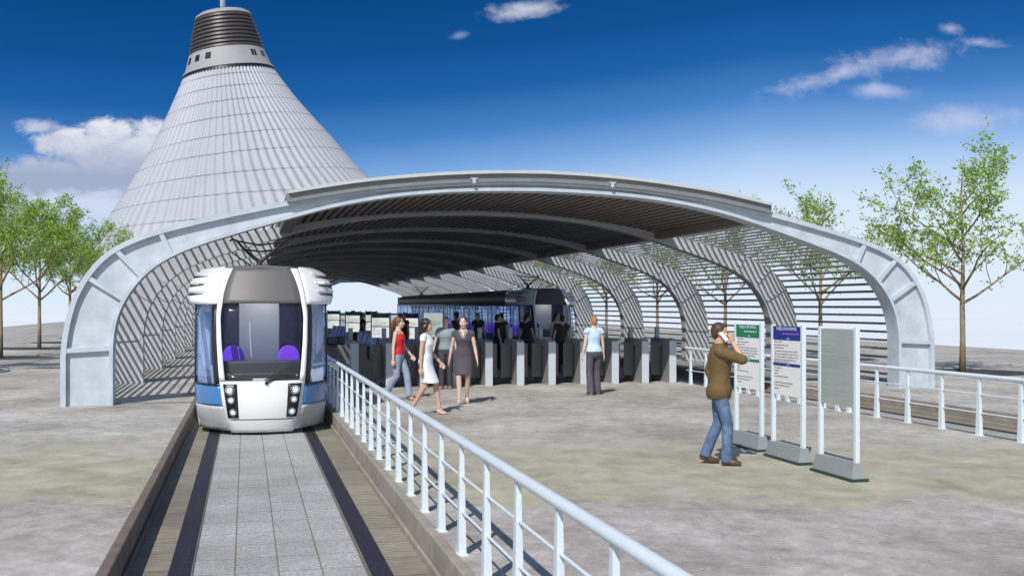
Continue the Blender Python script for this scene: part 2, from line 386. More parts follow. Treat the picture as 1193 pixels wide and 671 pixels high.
# ------------------------------------------------------------------ ground
T1, T2 = .27, 11.79
TW = 1.21                                # half width of the sunken track
def sheet(name, x0, x1, y0, y1, z, m, kind='structure', n=1):
    b = MB(); b.add([(x0,y0,z),(x1,y0,z),(x1,y1,z),(x0,y1,z)], [(0,1,2,3)])
    return tag(obj(name, b, m), kind=kind)
Y0, Y1 = -12, 190
for x0, x1 in ((-20.8, T1-TW-.09), (T1+TW+.09, T2-TW-.09), (T2+TW+.09, 32.1)):
    sheet('plaza', x0, x1, Y0, Y1, 0, M['plaza'])
sheet('plain', -3500, 3500, -300, 6500, -.6, M['plain'])
b = MB(); b.box(-20.95,-20.8,Y0,Y1,-.6,.003); b.box(32.1,32.25,Y0,Y1,-.6,.003); tag(obj('kerb', b, M['pitkerb']), kind='structure')
for T in (T1, T2):
    sheet('trackbed', T-TW, T+TW, Y0, Y1, -.256, M['sidestone'])
    b = MB()
    b.add([(T-.70,Y0,-.252),(T+.68,Y0,-.252),(T+.68,Y1,-.252),(T-.70,Y1,-.252)], [(0,1,2,3)])
    p = obj('pavement', b, M['paver']); tag(p, kind='structure')
    for x in (T-.79, T+.79):
        g = MB(); g.add([(x-.086,Y0,-.248),(x+.086,Y0,-.248),(x+.086,Y1,-.248),(x-.086,Y1,-.248)], [(0,1,2,3)])
        tag(obj('rail_channel', g, M['groove']), kind='structure')
        s_ = MB(); s_.box(x-.004+(.102 if x<T else -.102), x+.004+(.102 if x<T else -.102), Y0, Y1, -.25, -.243)
        tag(obj('rail', s_, M['railsteel']), kind='structure')
    for sx in (-1, 1):
        k = MB(); xi = T+sx*TW; xo = T+sx*(TW+.09)
        k.box(min(xi,xo), max(xi,xo), Y0, Y1, -.30, .012)
        k.box(min(xi,xi-sx*.035), max(xi,xi-sx*.035), Y0, Y1, -.30, -.19)
        tag(obj('kerb', k, M['kerbdark'] if (sx < 0) else M['kerbbrown'], bevel=.012), kind='structure')  # left walls take the darker shaded copy

# ------------------------------------------------------------------ canopy
CX = 6.03; YA = 21.5; BAY = 6.1; NB = 12; YE = YA+BAY*NB
OUT = [(9.41,0),(9.41,.6),(9.41,.98),(9.37,1.35),(9.31,1.68),(9.19,2.09),(8.97,2.50),(8.70,2.83),(8.38,3.06),(8.0,3.24),(7.55,3.39),(7.1,3.52),(6.05,3.78),(5.2,3.97),(3.87,4.22),(2.9,4.34),(2.0,4.43),(1.0,4.49),(0,4.51)]
INN = [(8.5,0),(8.5,.7),(8.5,1.1),(8.48,1.36),(8.4,1.76),(8.2,2.15),(7.95,2.47),(7.65,2.72),(7.36,2.89),(6.95,3.07),(6.45,3.24),(5.79,3.45),(5.3,3.60),(4.4,3.87),(3.33,4.09),(2.2,4.23),(1.05,4.29),(0,4.31)]
def smooth_poly(p, it=2):
    for _ in range(it):
        q = [p[0]]
        for a_, b_ in zip(p, p[1:]):
            q.append((a_[0]*.75+b_[0]*.25, a_[1]*.75+b_[1]*.25)); q.append((a_[0]*.25+b_[0]*.75, a_[1]*.25+b_[1]*.75))
        q.append(p[-1]); p = q
    return p
def full(p):
    p = smooth_poly(p); L_ = [(CX-x, z) for x, z in p]; R_ = [(CX+x, z) for x, z in p[-2::-1]]
    return L_+R_
def resample(p, n):
    d = [0]
    for a_, b_ in zip(p, p[1:]): d.append(d[-1]+math.dist(a_, b_))
    out = []; j = 0
    for i in range(n+1):
        t = d[-1]*i/n
        while j < len(d)-2 and d[j+1] < t: j += 1
        k = (t-d[j])/max(1e-9, d[j+1]-d[j]); out.append((p[j][0]+(p[j+1][0]-p[j][0])*k, p[j][1]+(p[j+1][1]-p[j][1])*k))
    return out, d[-1]
NP = 160
OUTP, OUTLEN = resample(full(OUT), NP); INNP, _ = resample(full(INN), NP)
def off(p, d):
    """offset polyline along its normal; + is outward"""
    r = []
    for i in range(len(p)):
        a_ = p[max(i-1,0)]; b_ = p[min(i+1,len(p)-1)]
        tx, tz = b_[0]-a_[0], b_[1]-a_[1]; l = math.hypot(tx, tz); r.append((p[i][0]-tz/l*d, p[i][1]+tx/l*d))
    return r
def band(mb, pa, pb, y0, y1, mi=0):
    """solid curved band between polylines pa (outer) and pb (inner)"""
    n = len(pa)
    vs = []
    for (xa, za), (xb, zb) in zip(pa, pb): vs += [(xa,y0,za),(xb,y0,zb),(xb,y1,zb),(xa,y1,za)]
    fs = []
    for i in range(n-1):
        for k in range(4): fs.append((i*4+k, i*4+(k+1)%4, (i+1)*4+(k+1)%4, (i+1)*4+k))
    fs += [(0,3,2,1), tuple((n-1)*4+k for k in range(4))]
    mb.add(vs, fs, mi)
canopy = thing('canopy', 'long vaulted station canopy of white concrete arches, slatted sides and dark roof over both tracks', 'canopy', (CX, YA, 0))
def cobj(*a_, **k):
    o = obj(*a_, parent=canopy, **k)
    o.matrix_parent_inverse = Matrix.Translation((-CX, -YA, 0)); return o
# division bars: pairs (outer index fraction found by closest x,z)
DIV = [(9.38,1.0),(8.99,2.47),(8.42,3.05),(7.72,3.34)]
def near_i(p, x, z): return min(range(len(p)), key=lambda i: (p[i][0]-x)**2+(p[i][1]-z)**2)
fa = MB()
band(fa, OUTP, off(INNP, 0), YA+.10, YA+.45)                       # web
wa = obj('arch_web', fa, M['concrete'], canopy, angle=35); wa.matrix_parent_inverse = Matrix.Translation((-CX,-YA,0))
fr = MB(); band(fr, off(OUTP, .012), off(OUTP, -.085), YA, YA+.46); cobj('outer_flange', fr, M['concrete'], angle=35)
fr = MB(); band(fr, off(INNP, .055), off(INNP, -.012), YA+.005, YA+.46); cobj('inner_flange', fr, M['concrete'], angle=35)
def divider(mb, s, x, z, y0, y1, w=.045):
    po = Vector((CX+s*x, 0, z)); i = near_i(OUTP, po.x, po.z); a_ = Vector((OUTP[i][0], 0, OUTP[i][1]))
    j = min(range(len(INNP)), key=lambda j: (INNP[j][0]-a_.x)**2+(INNP[j][1]-a_.z)**2); c_ = Vector((INNP[j][0], 0, INNP[j][1]))
    d = (c_-a_); d.normalize(); nrm = Vector((-d.z, 0, d.x))*w
    a2 = a_+d*.05; c2 = c_-d*.04
    poly = [(q.x, q.z) for q in (a2+nrm, a2-nrm, c2-nrm, c2+nrm)]
    mb.prism(poly, y0, y1)
for s in (-1, 1):
    for x, z in DIV:
        d_ = MB(); divider(d_, s, x, z, YA+.012, YA+.2); cobj('dividing_bar', d_, M['concrete'])
rib_me = None
for k in range(1, NB+1):
    y = YA+BAY*k
    if rib_me is None:
        rb = MB(); band(rb, off(OUTP,-.07), INNP, 0, .30)
        band(rb, off(INNP,.06), off(INNP,-.02), -.03, .33)
        for s in (-1, 1):
            for x, z in DIV: divider(rb, s, x, z, -.04, .02, .035)
        rib_me = rb.mesh('arch_rib', M['rib'])
        fix_normals(rib_me); rib_me.polygons.foreach_set('use_smooth', [True]*len(rib_me.polygons)); rib_me.set_sharp_from_angle(angle=R(35))
    o = bpy.data.objects.new('arch_rib', rib_me); COL.objects.link(o); o.parent = canopy; o.location = (-CX, BAY*k, 0)
# slats
SP = .208
ns = int(OUTLEN/SP); SL, _ = resample(off(OUTP, -.03), ns)
XL, XR = .85, 11.30
sl, sr, sm = MB(), MB(), MB()
for i in range(1, ns):
    (x, z) = SL[i]; a_ = SL[i-1]; b_ = SL[i+1]
    t = Vector((b_[0]-a_[0], b_[1]-a_[1])).normalized(); n_ = Vector((-t.y, t.x))
    if z < .12: continue
    mb = sl if x < XL else sr if x > XR else sm
    hw, ht = (.026, .02) if mb is not sm else (.060, .03)
    c_ = Vector((x, z)) + (n_*-.05 if mb is sm else n_*0)
    poly = [tuple(c_+t*hw*p+n_*ht*q) for p, q in ((-1,-1),(1,-1),(1,1),(-1,1))]
    mb.prism(poly, YA+.47, YE+.3)
cobj('side_slats', sl, M['slat']); cobj('side_slats', sr, M['slat']); cobj('soffit_slats', sm, M['soffitslat'])
roofp = [p for p in OUTP if .80 <= p[0] <= 11.34]
so_ = MB(); band(so_, off(roofp, .05), off(roofp, .012), YA+.47, YE+.4); cobj('soffit', so_, M['soffit'], angle=35)
ro = MB(); band(ro, off(roofp, .20), off(roofp, .135), YA-.16, YE+.5); cobj('roof_sheet', ro, M['roofcap'], angle=35)
fs_ = MB(); band(fs_, off(roofp, .134), off(roofp, -.03), YA-.085, YA-.004); cobj('fascia', fs_, M['fascia'], angle=35)
for s in (0, 1):
    x, z = roofp[0] if s == 0 else roofp[-1]
    e_ = MB(); x0 = x-.02 if s == 0 else x-.26; e_.box(x0, x0+.28, YA+.48, YE+.4, z-.23, z-.02); cobj('edge_beam', e_, M['soffitslat'])
    e_ = MB(); e_.box(x-.05, x+.05, YA-.075, YE+.4, z-.02, z+.135); cobj('edge_beam', e_, M['fascia'])
for xx in (4.55, 7.55):
    i = min(range(len(OUTP)), key=lambda i: abs(OUTP[i][0]-xx)); z = OUTP[i][1]
    br_ = MB(); br_.box(xx-.035, xx+.035, YA-.115, YA-.09, z-.05, z+.035); br_.box(xx-.075, xx+.075, YA-.115, YA-.088, z+.035, z+.06); cobj('bracket', br_, M['concrete'])
th_ = MB(); th_.box(CX-8.48, T1-TW-.1, YA+.2, YA+.42, 0, .014); cobj('threshold', th_, M['fascia'])

# ------------------------------------------------------------------ tent tower
tent = thing('tent_tower', 'huge white ribbed tent shaped tower with dark grooved crown behind the canopy', 'tower', (0, 300, -.6))
KZ = .2347
RT = [(-.6,50),(10,47.5),(23.5,39.6),(37.3,28.7),(47.9,21.4),(56.1,16.2),(66.2,10.7),(70.2,9.5),(79.6,7.2),(82.2,6.0)]
CT = [(-.6,5.5),(23.5,3.0),(37.3,-.4),(47.9,-1.9),(56.1,-3.3),(66.2,-4.6),(79.3,-5.9),(82,-6.1)]
def sm_tab(tab, z, h=3.0): return (lerp_tab(tab, z-h)+2*lerp_tab(tab, z)+lerp_tab(tab, z+h))/4
def tent_pt(z, ang, dr=0):
    r = sm_tab(RT, z)+dr; sh = .16*max(0, min(1, (z-5)/40))
    x = r*math.sin(ang); y = -r*math.cos(ang)
    return (sm_tab(CT, z)+x, y, z + sh*x + .6)
tm = MB(); NR, SEG = 84, 4
zs = []
rows = [10,14,19,24,30,35.5,41,46,51,55.5,59.5,63,66.2]
for a_, b_ in zip(rows, rows[1:]):
    for k in (0,.035,.5,.965): zs.append((a_+(b_-a_)*k, k))
zs.append((66.2, 0))
grid = []
for z, fz in zs:
    ring = []
    for k in range(NR*SEG):
        fa_ = (k % SEG)/SEG
        bulge = (math.sin(math.pi*fa_)**.8)*lerp_tab([(0,1.5),(30,1.2),(66,.5)], z)
        seam = 0
        ring.append(tent_pt(z-.6, 2*math.pi*k/(NR*SEG), bulge+seam))
    grid.append(ring)
tm.rings(grid, cap=False)
M['membrane'] = mat('tent_membrane', (.36,.375,.41), .5, var=.05, vscale=.12, spec=.4)
M['crown'] = mat('crown_dark', (.055,.047,.045), .45, var=.1, vscale=.3)
M['collar'] = mat('collar_metal', (.29,.29,.295), .6, metal=0, var=.08, vscale=.3)
obj('membrane', tm, M['membrane'], tent, smooth=True)
M['seam'] = mat('seam_cable', (.25,.26,.29), .5)
for z in rows[1:-1]:
    sb_ = MB(); n_ = NR*SEG
    sb_.rings([[tent_pt(z+dz-.6, 2*math.pi*k/n_, d_+(math.sin(math.pi*(k%SEG)/SEG)**.8)*lerp_tab([(0,1.5),(30,1.2),(66,.5)], z)) for k in range(n_)] for dz, d_ in ((-.17,-.2),(-.15,.06),(.15,.06),(.17,-.2))], cap=False)
    obj('seam', sb_, M['seam'], tent, angle=40)
eb = MB(); eb.rings([[tent_pt(z-.6, 2*math.pi*k/168, d_) for k in range(168)] for z, d_ in ((10.2,-1.5),(9.4,.3),(9.4,1.6),(10.5,1.6),(10.6,-1))], cap=False); obj('eaves', eb, M['concrete'], tent, angle=40)
pd = MB(); pd.tube([(5.2,0,0),(5.2,0,11)], [13,13], 48); obj('podium', pd, M['skirt'], tent, angle=40)
for k in range(24):
    cl_ = MB(); a_ = 2*math.pi*(k+.5)/24; x_, y_ = 5.2+36*math.sin(a_), -36*math.cos(a_); cl_.tube([(5.2+12*math.sin(a_), -12*math.cos(a_), 6),(x_, y_, 15)], [.35,.3], 8); obj('strut', cl_, M['concrete'], tent, angle=40)

def tring(mb, zr, n=72):
    mb.rings([[tent_pt(z, 2*math.pi*k/n, dr) for k in range(n)] for z, dr in zr], cap=False)
cb = MB(); tring(cb, [(65.0,-.1),(65.0,.75),(65.6,.75),(66.0,.45),(70.3,.42),(70.3,-.3)]); obj('collar', cb, M['collar'], tent, angle=40)
cd = MB(); tring(cd, [(64.2,-.3),(64.2,.55),(65.0,.55),(65.0,-.2)]); obj('collar_joint', cd, M['black'], tent, angle=40)
cr = MB(); zr = [(70.0,.0)]
for k in range(9):
    z = 70.3+k*1.08; zr += [(z,.1),(z+.2,.55),(z+.75,.55),(z+.85,.1),(z+1.12,.1)]
tring(cr, zr); obj('crown', cr, M['crown'], tent, angle=30)
ct = MB(); tring(ct, [(79.9,.1),(80.0,.6),(80.6,.45),(81.2,-.3),(81.7,-2.2),(81.9,-5.2)]); obj('crown_cap', ct, M['collar'], tent, angle=40)
for ang in (-66,-46,-27,40,60):
    wv = MB(); A = R(ang); da = .075
    fr_ = [tent_pt(z, A+s*da, d) for d in (.2,.52) for z, s in ((67.4,-1),(67.4,1),(69.2,1),(69.2,-1))]
    wv.add(fr_, [(0,1,2,3),(4,5,6,7),(0,1,5,4),(1,2,6,5),(2,3,7,6),(3,0,4,7)]); obj('window', wv, M['black'], tent)
ms = MB(); ms.tube([(-6,0,81),(-6.3,0,90),(-6.7,0,104)], [.75,.6,.3], 12); obj('mast', ms, M['concrete'], tent, smooth=True)

# pale tower block far left
bl = thing('tower_block', 'pale distant tower block at the far left edge beyond the trees', 'building', (-135, 255, -.6))
w_ = MB(); w_.box(-14,14,0,16,0,40.5); obj('wall', w_, mat('pale_render', (.62,.66,.72), .7, var=.05, vscale=.1), bl)
w_ = MB(); w_.box(-14.3,14.3,-.3,16.3,40.5,41.3); obj('roof', w_, M['pitkerb'], bl)
wm_ = MB()
for r_ in range(12):
    for c_ in range(9): wm_.box(-12.6+c_*3-.8, -12.6+c_*3+.8, -.06, .1, 2+r_*3.2, 3.7+r_*3.2)
    for c_ in range(5): wm_.box(13.9, 14.06, 1.6+c_*3-.7, 1.6+c_*3+.7, 2+r_*3.2, 3.7+r_*3.2)
tag(obj('windows', wm_, M['skirt'], bl), kind='stuff')

# ------------------------------------------------------------------ tram
def tram_proto():
    t = thing('tram', 'white tram with purple cab seats coming out of the left side of the canopy', 'tram', (T1, 18.05, 0), 0, 'trams at the station')
    LEN = 37.0
    Mz = [(-.2,.50),(-.05,.56),(.1,.60),(.3,.645),(.66,.69),(.9,.71),(1.3,.735),(1.75,.745),(2.1,.71),(2.35,.66),(2.55,.60)]
    RK = [(-.2,.16),(-.05,.06),(.1,.02),(.35,.0),(.66,.02),(1.2,.11),(1.9,.29),(2.3,.41),(2.45,.48),(2.55,.58)]
    BW = [(-.12,1.04),(.1,1.08),(.3,1.105),(.55,1.115),(1.95,1.115),(2.3,1.09)]
    m = lambda z: lerp_tab(Mz, z); bw = lambda z: lerp_tab(BW, z)
    rk = lambda z: .12*(z-.35)**2 if z > .35 else .53*(.35-z)**2
    def front(x, z, d=0): return Vector((x, rk(z)+.11*(x/m(z))**2-d, z))
    def corner(s, u, z, d=0, wf=None, dy=.85):
        w = wf(z) if wf else bw(z); a_ = u*math.pi/2
        bul = .42                                        # between straight facet and quarter ellipse
        x = m(z)+(w-m(z))*(u*(1-bul)+math.sin(a_)*bul)
        y = rk(z)+.11+dy*(u*(1-bul)+(1-math.cos(a_))*bul)
        nx, ny = dy, -(w-m(z)); l = math.hypot(nx, ny)
        return Vector((s*(x+d*nx/l), y+d*ny/l, z))
    def patch_f(name, x0, x1, z0, z1, m_, d=0, nu=10, nv=10, thick=.02, parent=t, **k):
        b_ = MB(); b_.grid(lambda u, v: front(x0(z0+(z1-z0)*v)*(1-u)+x1(z0+(z1-z0)*v)*u, z0+(z1-z0)*v, d), nu, nv)
        return obj(name, b_, m_, parent, smooth=True, solid=thick, **k)
    def patch_c(name, s, u0, u1, z0, z1, m_, d=0, nu=8, nv=8, thick=.02, parent=t, **k):
        b_ = MB(); b_.grid(lambda u, v: corner(s, u0+(u1-u0)*u, z0+(z1-z0)*v, d, **k), nu, nv)
        return obj(name, b_, m_, parent, smooth=True, solid=thick)
    g = lambda z: m(z)-lerp_tab([(.66,.085),(1.7,.065),(2.2,.09),(2.53,.13)], z)
    # central face
    patch_f('front_panel', lambda z:-m(z), m, -.2, .655, M['white'], nv=16, thick=.03)
    patch_f('windscreen', lambda z:-g(z), g, .66, 1.94, M['glass'], d=-.012, thick=.004)
    patch_f('header_panel', lambda z:-g(z), g, 1.94, 2.53, M['midgrey'], d=-.008, thick=.02)
    for s in (-1, 1):
        patch_f('windscreen_frame', lambda z: s*g(z), lambda z: s*m(z), .655, 2.53, M['white'], d=.012, nu=2, nv=20, thick=.03)
        patch_c('corner_pillar', s, .02, .16, .58, 1.95, M['black'], d=.004, nu=2, thick=.02)
        patch_c('corner_window', s, .16, .93, .60, 1.95, M['sideglass'], thick=.006)
        patch_c('corner_pillar', s, .93, 1.0, .58, 1.95, M['black'], d=.004, nu=2, thick=.02)
        patch_c('corner_sill', s, .0, 1.0, .575, .61, M['black'], d=.008, nv=1)
        patch_c('blue_band', s, .0, 1, .24, .575, M['blue'])
        patch_c('skirt', s, .0, 1, -.17, .24, M['skirt'])
        # roof fairing with vents
        FW = lambda z: lerp_tab([(1.93,1.17),(2.05,1.215),(2.25,1.20),(2.42,1.12),(2.5,1.02),(2.56,.88)], z)
        b_ = MB()
        def ff(u, v):
            z = 1.93+.63*v
            if u <= .6: return corner(s, u/.6, z, .012, FW, .62)
            p = corner(s, 1, z, .012, FW, .62); return Vector((p.x, p.y+(u-.6)/.4*2.0, p.z))
        b_.grid(ff, 20, 10)
        under = [ff(i/20, 0) for i in range(21)]; tuck = [Vector((p.x*.9, p.y+.08, 1.95)) for p in under]
        b_.rings([under, tuck], cap=False, closed=False)
        fo = obj('roof_fairing', b_, M['white'], t, smooth=True, solid=.015)
        for zc in (2.40, 2.25, 2.10):
            vb = MB()
            def vf(u, v):
                uu = .40+.57*u; hh = .008+.034*u
                return corner(s, uu, zc-.012*u+hh*(v-.5), .026, FW, .62)
            vb.grid(vf, 10, 2); obj('vent', vb, M['black'], fo, smooth=True, solid=.006)
            vb = MB()
            vb.grid(lambda u, v: corner(s, .34+.64*u, zc+.03+.05*v, .024+.022*u*(1-v), FW, .62), 10, 3); obj('vent_lip', vb, M['fairing'], fo, smooth=True, solid=.008)
        # headlights
        hp = patch_f('headlight_panel', lambda z: s*(lerp_tab([(.05,.385),(.6,.415)], z)), lambda z: s*lerp_tab([(.05,.555),(.6,.635)], z), .05, .61, M['black'], d=.022, nu=4, thick=.012)
        for xx, zz, rr in ((.528,.505,.078),(.508,.345,.058),(.475,.145,.058)):
            c_ = front(s*xx, zz, .03)
            hb = MB(); hb.rings([[c_+Vector((math.cos(q*math.pi/8)*r_, -dd, math.sin(q*math.pi/8)*r_)) for q in range(16)] for r_, dd in ((rr,-.03),(rr,.022),(rr*.86,.024),(rr*.8,.008))])
            ho = obj('headlight', hb, M['chrome'], hp, angle=30)
            lb = MB(); lb.ball(c_+Vector((0,.004,0)), rr*.8, .02, rr*.8); obj('lens', lb, M['lens'], ho, smooth=True)
    patch_f('bumper_seam', lambda z:-lerp_tab([(.0,.50),(.1,.52)], z), lambda z: lerp_tab([(.0,.50),(.1,.52)], z), .012, .026, M['darkgrey'], d=.017, nv=1, thick=.004)
    # wiper
    wb = MB(); p0 = front(.06,.62,.03); p1 = front(.22,.74,.05); p2 = front(.36,.86,.04)
    wb.tube([p0, p1, p2], [.014,.011,.007], 6); wb.tube([front(.02,.66,.045), front(.34,.90,.045)], .008, 6); wb.ball(p0, .03,.03,.025); obj('wiper', wb, M['black'], t)
    bp_ = MB(); bp_.box(-.16,.10,.0,.04,.655,.70); bo = obj('wiper_cover', bp_, M['skirt'], t, bevel=.01); bo.location = (0, rk(.66)-.02, 0)
    # cab interior
    db = MB(); db.box(-.68,.68,.30,.62,.60,.97); db.box(-.66,.66,.16,.30,.62,.78); obj('dashboard', db, M['darkgrey'], t, bevel=.03)
    for sx in (-.48, .46):
        sb = MB()
        sb.rings([[Vector((sx+dx*q, yy, zz)) for q, yy, zz in ((0,1.06,.5),(0,1.2,.5))] for dx in (0,)], cap=False) if False else None
        prof = [(-.19,.55),(-.19,.95),(-.175,1.08),(-.12,1.18),(0,1.22),(.12,1.18),(.175,1.08),(.19,.95),(.19,.55)]
        sb.prism([(sx+x, z) for x, z in prof], .92, 1.05); sb.box(sx-.2, sx+.2, .68, .93, .52, .62)
        obj('cab_seat', sb, M['purple'], t, bevel=.03)
    pb = MB(); pb.box(-.38,.30,1.32,1.38,.30,2.3); pb.box(-1.08,-.88,1.32,1.38,.3,2.3); pb.box(.82,1.08,1.32,1.38,.3,2.3)
    pb.box(-.88,-.38,1.32,1.38,.3,.85); pb.box(.30,.82,1.32,1.38,.3,.85); obj('cab_partition', pb, M['greypanel'], t)
    for x0, x1 in ((-.87,-.39),(.31,.81)):
        q = MB(); q.box(x0,x1,1.34,1.36,.86,2.28); obj('partition_window', q, M['purpledark'], t)
    for y0_, y1_, hw_ in ((.80,1.20,.22),(1.6,LEN-1.2,.16)):
        lb = MB(); lb.box(-hw_, hw_, y0_, y1_, 2.255, 2.278); obj('ceiling_light', lb, M['ledstrip'], t)  # added fill strips under the ceiling, no known lamps
    fl = MB(); fl.box(-.62,.62,.35,1.3,.22,.299); fl.box(-1.06,1.06,1.3,LEN-.3,.22,.30); obj('floor', fl, M['tramfloor'], t)
    ce = MB(); ce.box(-1.06,1.06,.75,LEN-.3,2.28,2.32); obj('ceiling', ce, M['greypanel'], t)
    # roof
    rb_ = MB()
    prof = [(-1.11,1.95),(-1.10,2.28),(-1.0,2.46),(-.85,2.54),(-.5,2.58),(0,2.60),(.5,2.58),(.85,2.54),(1.0,2.46),(1.10,2.28),(1.11,1.95)]
    rr_ = []
    for y, kx, dz in ((.62,.58,-.05),(.75,.72,-.02),(1.1,.92,0),(1.6,1,0),(LEN-1.0,1,0),(LEN-.5,.92,-.02),(LEN-.2,.8,-.06)):
        rr_.append([Vector((x*kx, y if z > 2.3 else max(y, 1.15), z+dz)) for x, z in prof])
    rb_.rings(rr_, cap=False, closed=False); obj('roof', rb_, M['midgrey'], t, angle=50, solid=.02)
    # sides
    YS = 1.0
    for s in (-1, 1):
        def side(y, z, d=0): return Vector((s*(bw(z)+d), y, z))
        def sp_(name, y0, y1, z0, z1, m_, d=0, thick=.02, parent=t):
            b_ = MB(); b_.grid(lambda u, v: side(y0+(y1-y0)*u, z0+(z1-z0)*v, d), 1, 6); return obj(name, b_, m_, parent, smooth=True, solid=thick)
        sp_('blue_band', YS, LEN-.2, .24, .575, M['blue']); sp_('skirt', YS, LEN-.2, -.17, .24, M['skirt'])
        sp_('side_sill', YS, LEN-.2, .575, .62, M['black'], .006); sp_('side_header', YS, LEN-.2, 1.90, 1.97, M['black'], .006)
        y = YS; n_ = 0; widths = [1.5, 1.3, 2.2, 2.2, 1.3]
        while y < LEN-1.0:
            w = widths[n_ % 5]; y1 = min(y+w, LEN-.3)
            sp_('side_window', y+.06, y1-.06, .62, 1.90, M['sideglass'], -.004, .006)
            sp_('side_pillar', y1-.06, y1+.06, .60, 1.92, M['black'], .004)
            if w == 1.3:
                d_ = sp_('door', y+.03, y1-.03, -.05, .60, M['skirt'], .012)
                b_ = MB(); b_.grid(lambda u, v: side((y+y1)/2-.012+.024*u, -.03+1.9*v, .016), 1, 4); obj('door_seam', b_, M['black'], d_, solid=.006)
            y = y1; n_ += 1
    rw = MB(); rw.box(-1.06,1.06,LEN-.22,LEN-.18,-.1,.7); rw.box(-1.06,1.06,LEN-.22,LEN-.18,1.9,2.5); obj('rear_panel', rw, M['white'], t)
    rw = MB(); rw.box(-1.04,1.04,LEN-.21,LEN-.2,.7,1.9); obj('rear_window', rw, M['sideglass'], t)
    ub = MB(); ub.box(-.66,.66,.75,LEN-.5,-.13,.2); obj('underframe', ub, M['black'], t)
    for yy in (2.4, 4.2, 12.5, 14.2, 23, 24.7, 32.4, 34.2):
        for x in (-.79, .79):
            wb = MB(); wb.rings([[Vector((x+dx, yy+.28*math.cos(q*math.pi/10), .03+.28*math.sin(q*math.pi/10))) for q in range(20)] for dx in (-.05,.05)]); obj('wheel', wb, M['darkmetal'], t)
    for k in range(14):
        yy = 3.2+k*2.3
        for sx in (-.62, .62):
            sb = MB(); sb.box(sx-.36, sx+.36, yy, yy+.42, .62, .70); sb.box(sx-.36, sx+.36, yy+.40, yy+.48, .68, 1.02); obj('passenger_seat', sb, M['purple'], t, bevel=.03)
    for yy in (3.9, 32.6):
        pg = MB()
        pg.box(-.16,.16,yy-.25,yy+.25,2.60,2.66)
        pg.tube([(0,yy,2.64),(0,yy,2.80)], [.085,.05], 10)
        for sx in (-1, 1):
            pg.tube([(0,yy,2.78),(sx*.12,yy-.03,2.86),(sx*.30,yy-.10,3.02),(sx*.46,yy-.16,3.20)], [.04,.036,.028,.022], 8)
            pg.tube([(sx*.44,yy-.16,3.18),(sx*.52,yy-.18,3.215),(sx*.58,yy-.18,3.17)], .018, 6)
        pg.tube([(-.46,yy-.16,3.18),(0,yy-.17,3.10),(.46,yy-.16,3.18)], .018, 6)
        pg.tube([(-.30,yy-.10,3.02),(0,yy-.02,2.98),(.30,yy-.10,3.02)], .018, 6)
        pg.tube([(-.1,yy+.2,2.66),(-.55,yy+.45,2.98)], .014, 6)
        obj('pantograph', pg, M['darkmetal'], t)
    return t
tram = tram_proto()
tram2 = copy_tree(tram); tram2.location = (T2, 40.4, 0)
tram2['label'] = 'shaded tram standing under the right side of the canopy behind the gates'

# ------------------------------------------------------------------ railings
def railing(x, y0, y1, label, step, ph):
    r = thing('railing', label, 'railing', (x, y0, 0), 0, 'pale blue white railings along the tracks')
    L_ = y1-y0
    h = MB(); h.tube([(0,-.0,.865),(0,L_,.865)], .036, 14); h.ball((0,0,.865),.036,.036,.036); h.ball((0,L_,.865),.036,.036,.036); obj('handrail', h, M['rail'], r, angle=40)
    for z in (.33,.60):
        q = MB(); q.tube([(0,.02,z),(0,L_-.02,z)], .0105, 8); obj('middle_rail', q, M['rail'], r, angle=40)
    pm = MB(); pm.taper((0,0,.012), .030, .046, (0,0,.835), .015, .022); pm.box(-.045,.045,-.06,.06,0,.012); me = pm.mesh('post', M['rail']); fix_normals(me)
    y = y0+ph
    while y < y1:
        o = bpy.data.objects.new('post', me); COL.objects.link(o); o.parent = r; o.location = (0, y-y0, 0); y += step
    return r
railing(1.60, 1.6, 23.9, 'long railing in the foreground along the track of the white tram', .87, .30)
railing(10.44, 3.0, 24.2, 'railing on the right running behind the three sign stands', .87, .05)

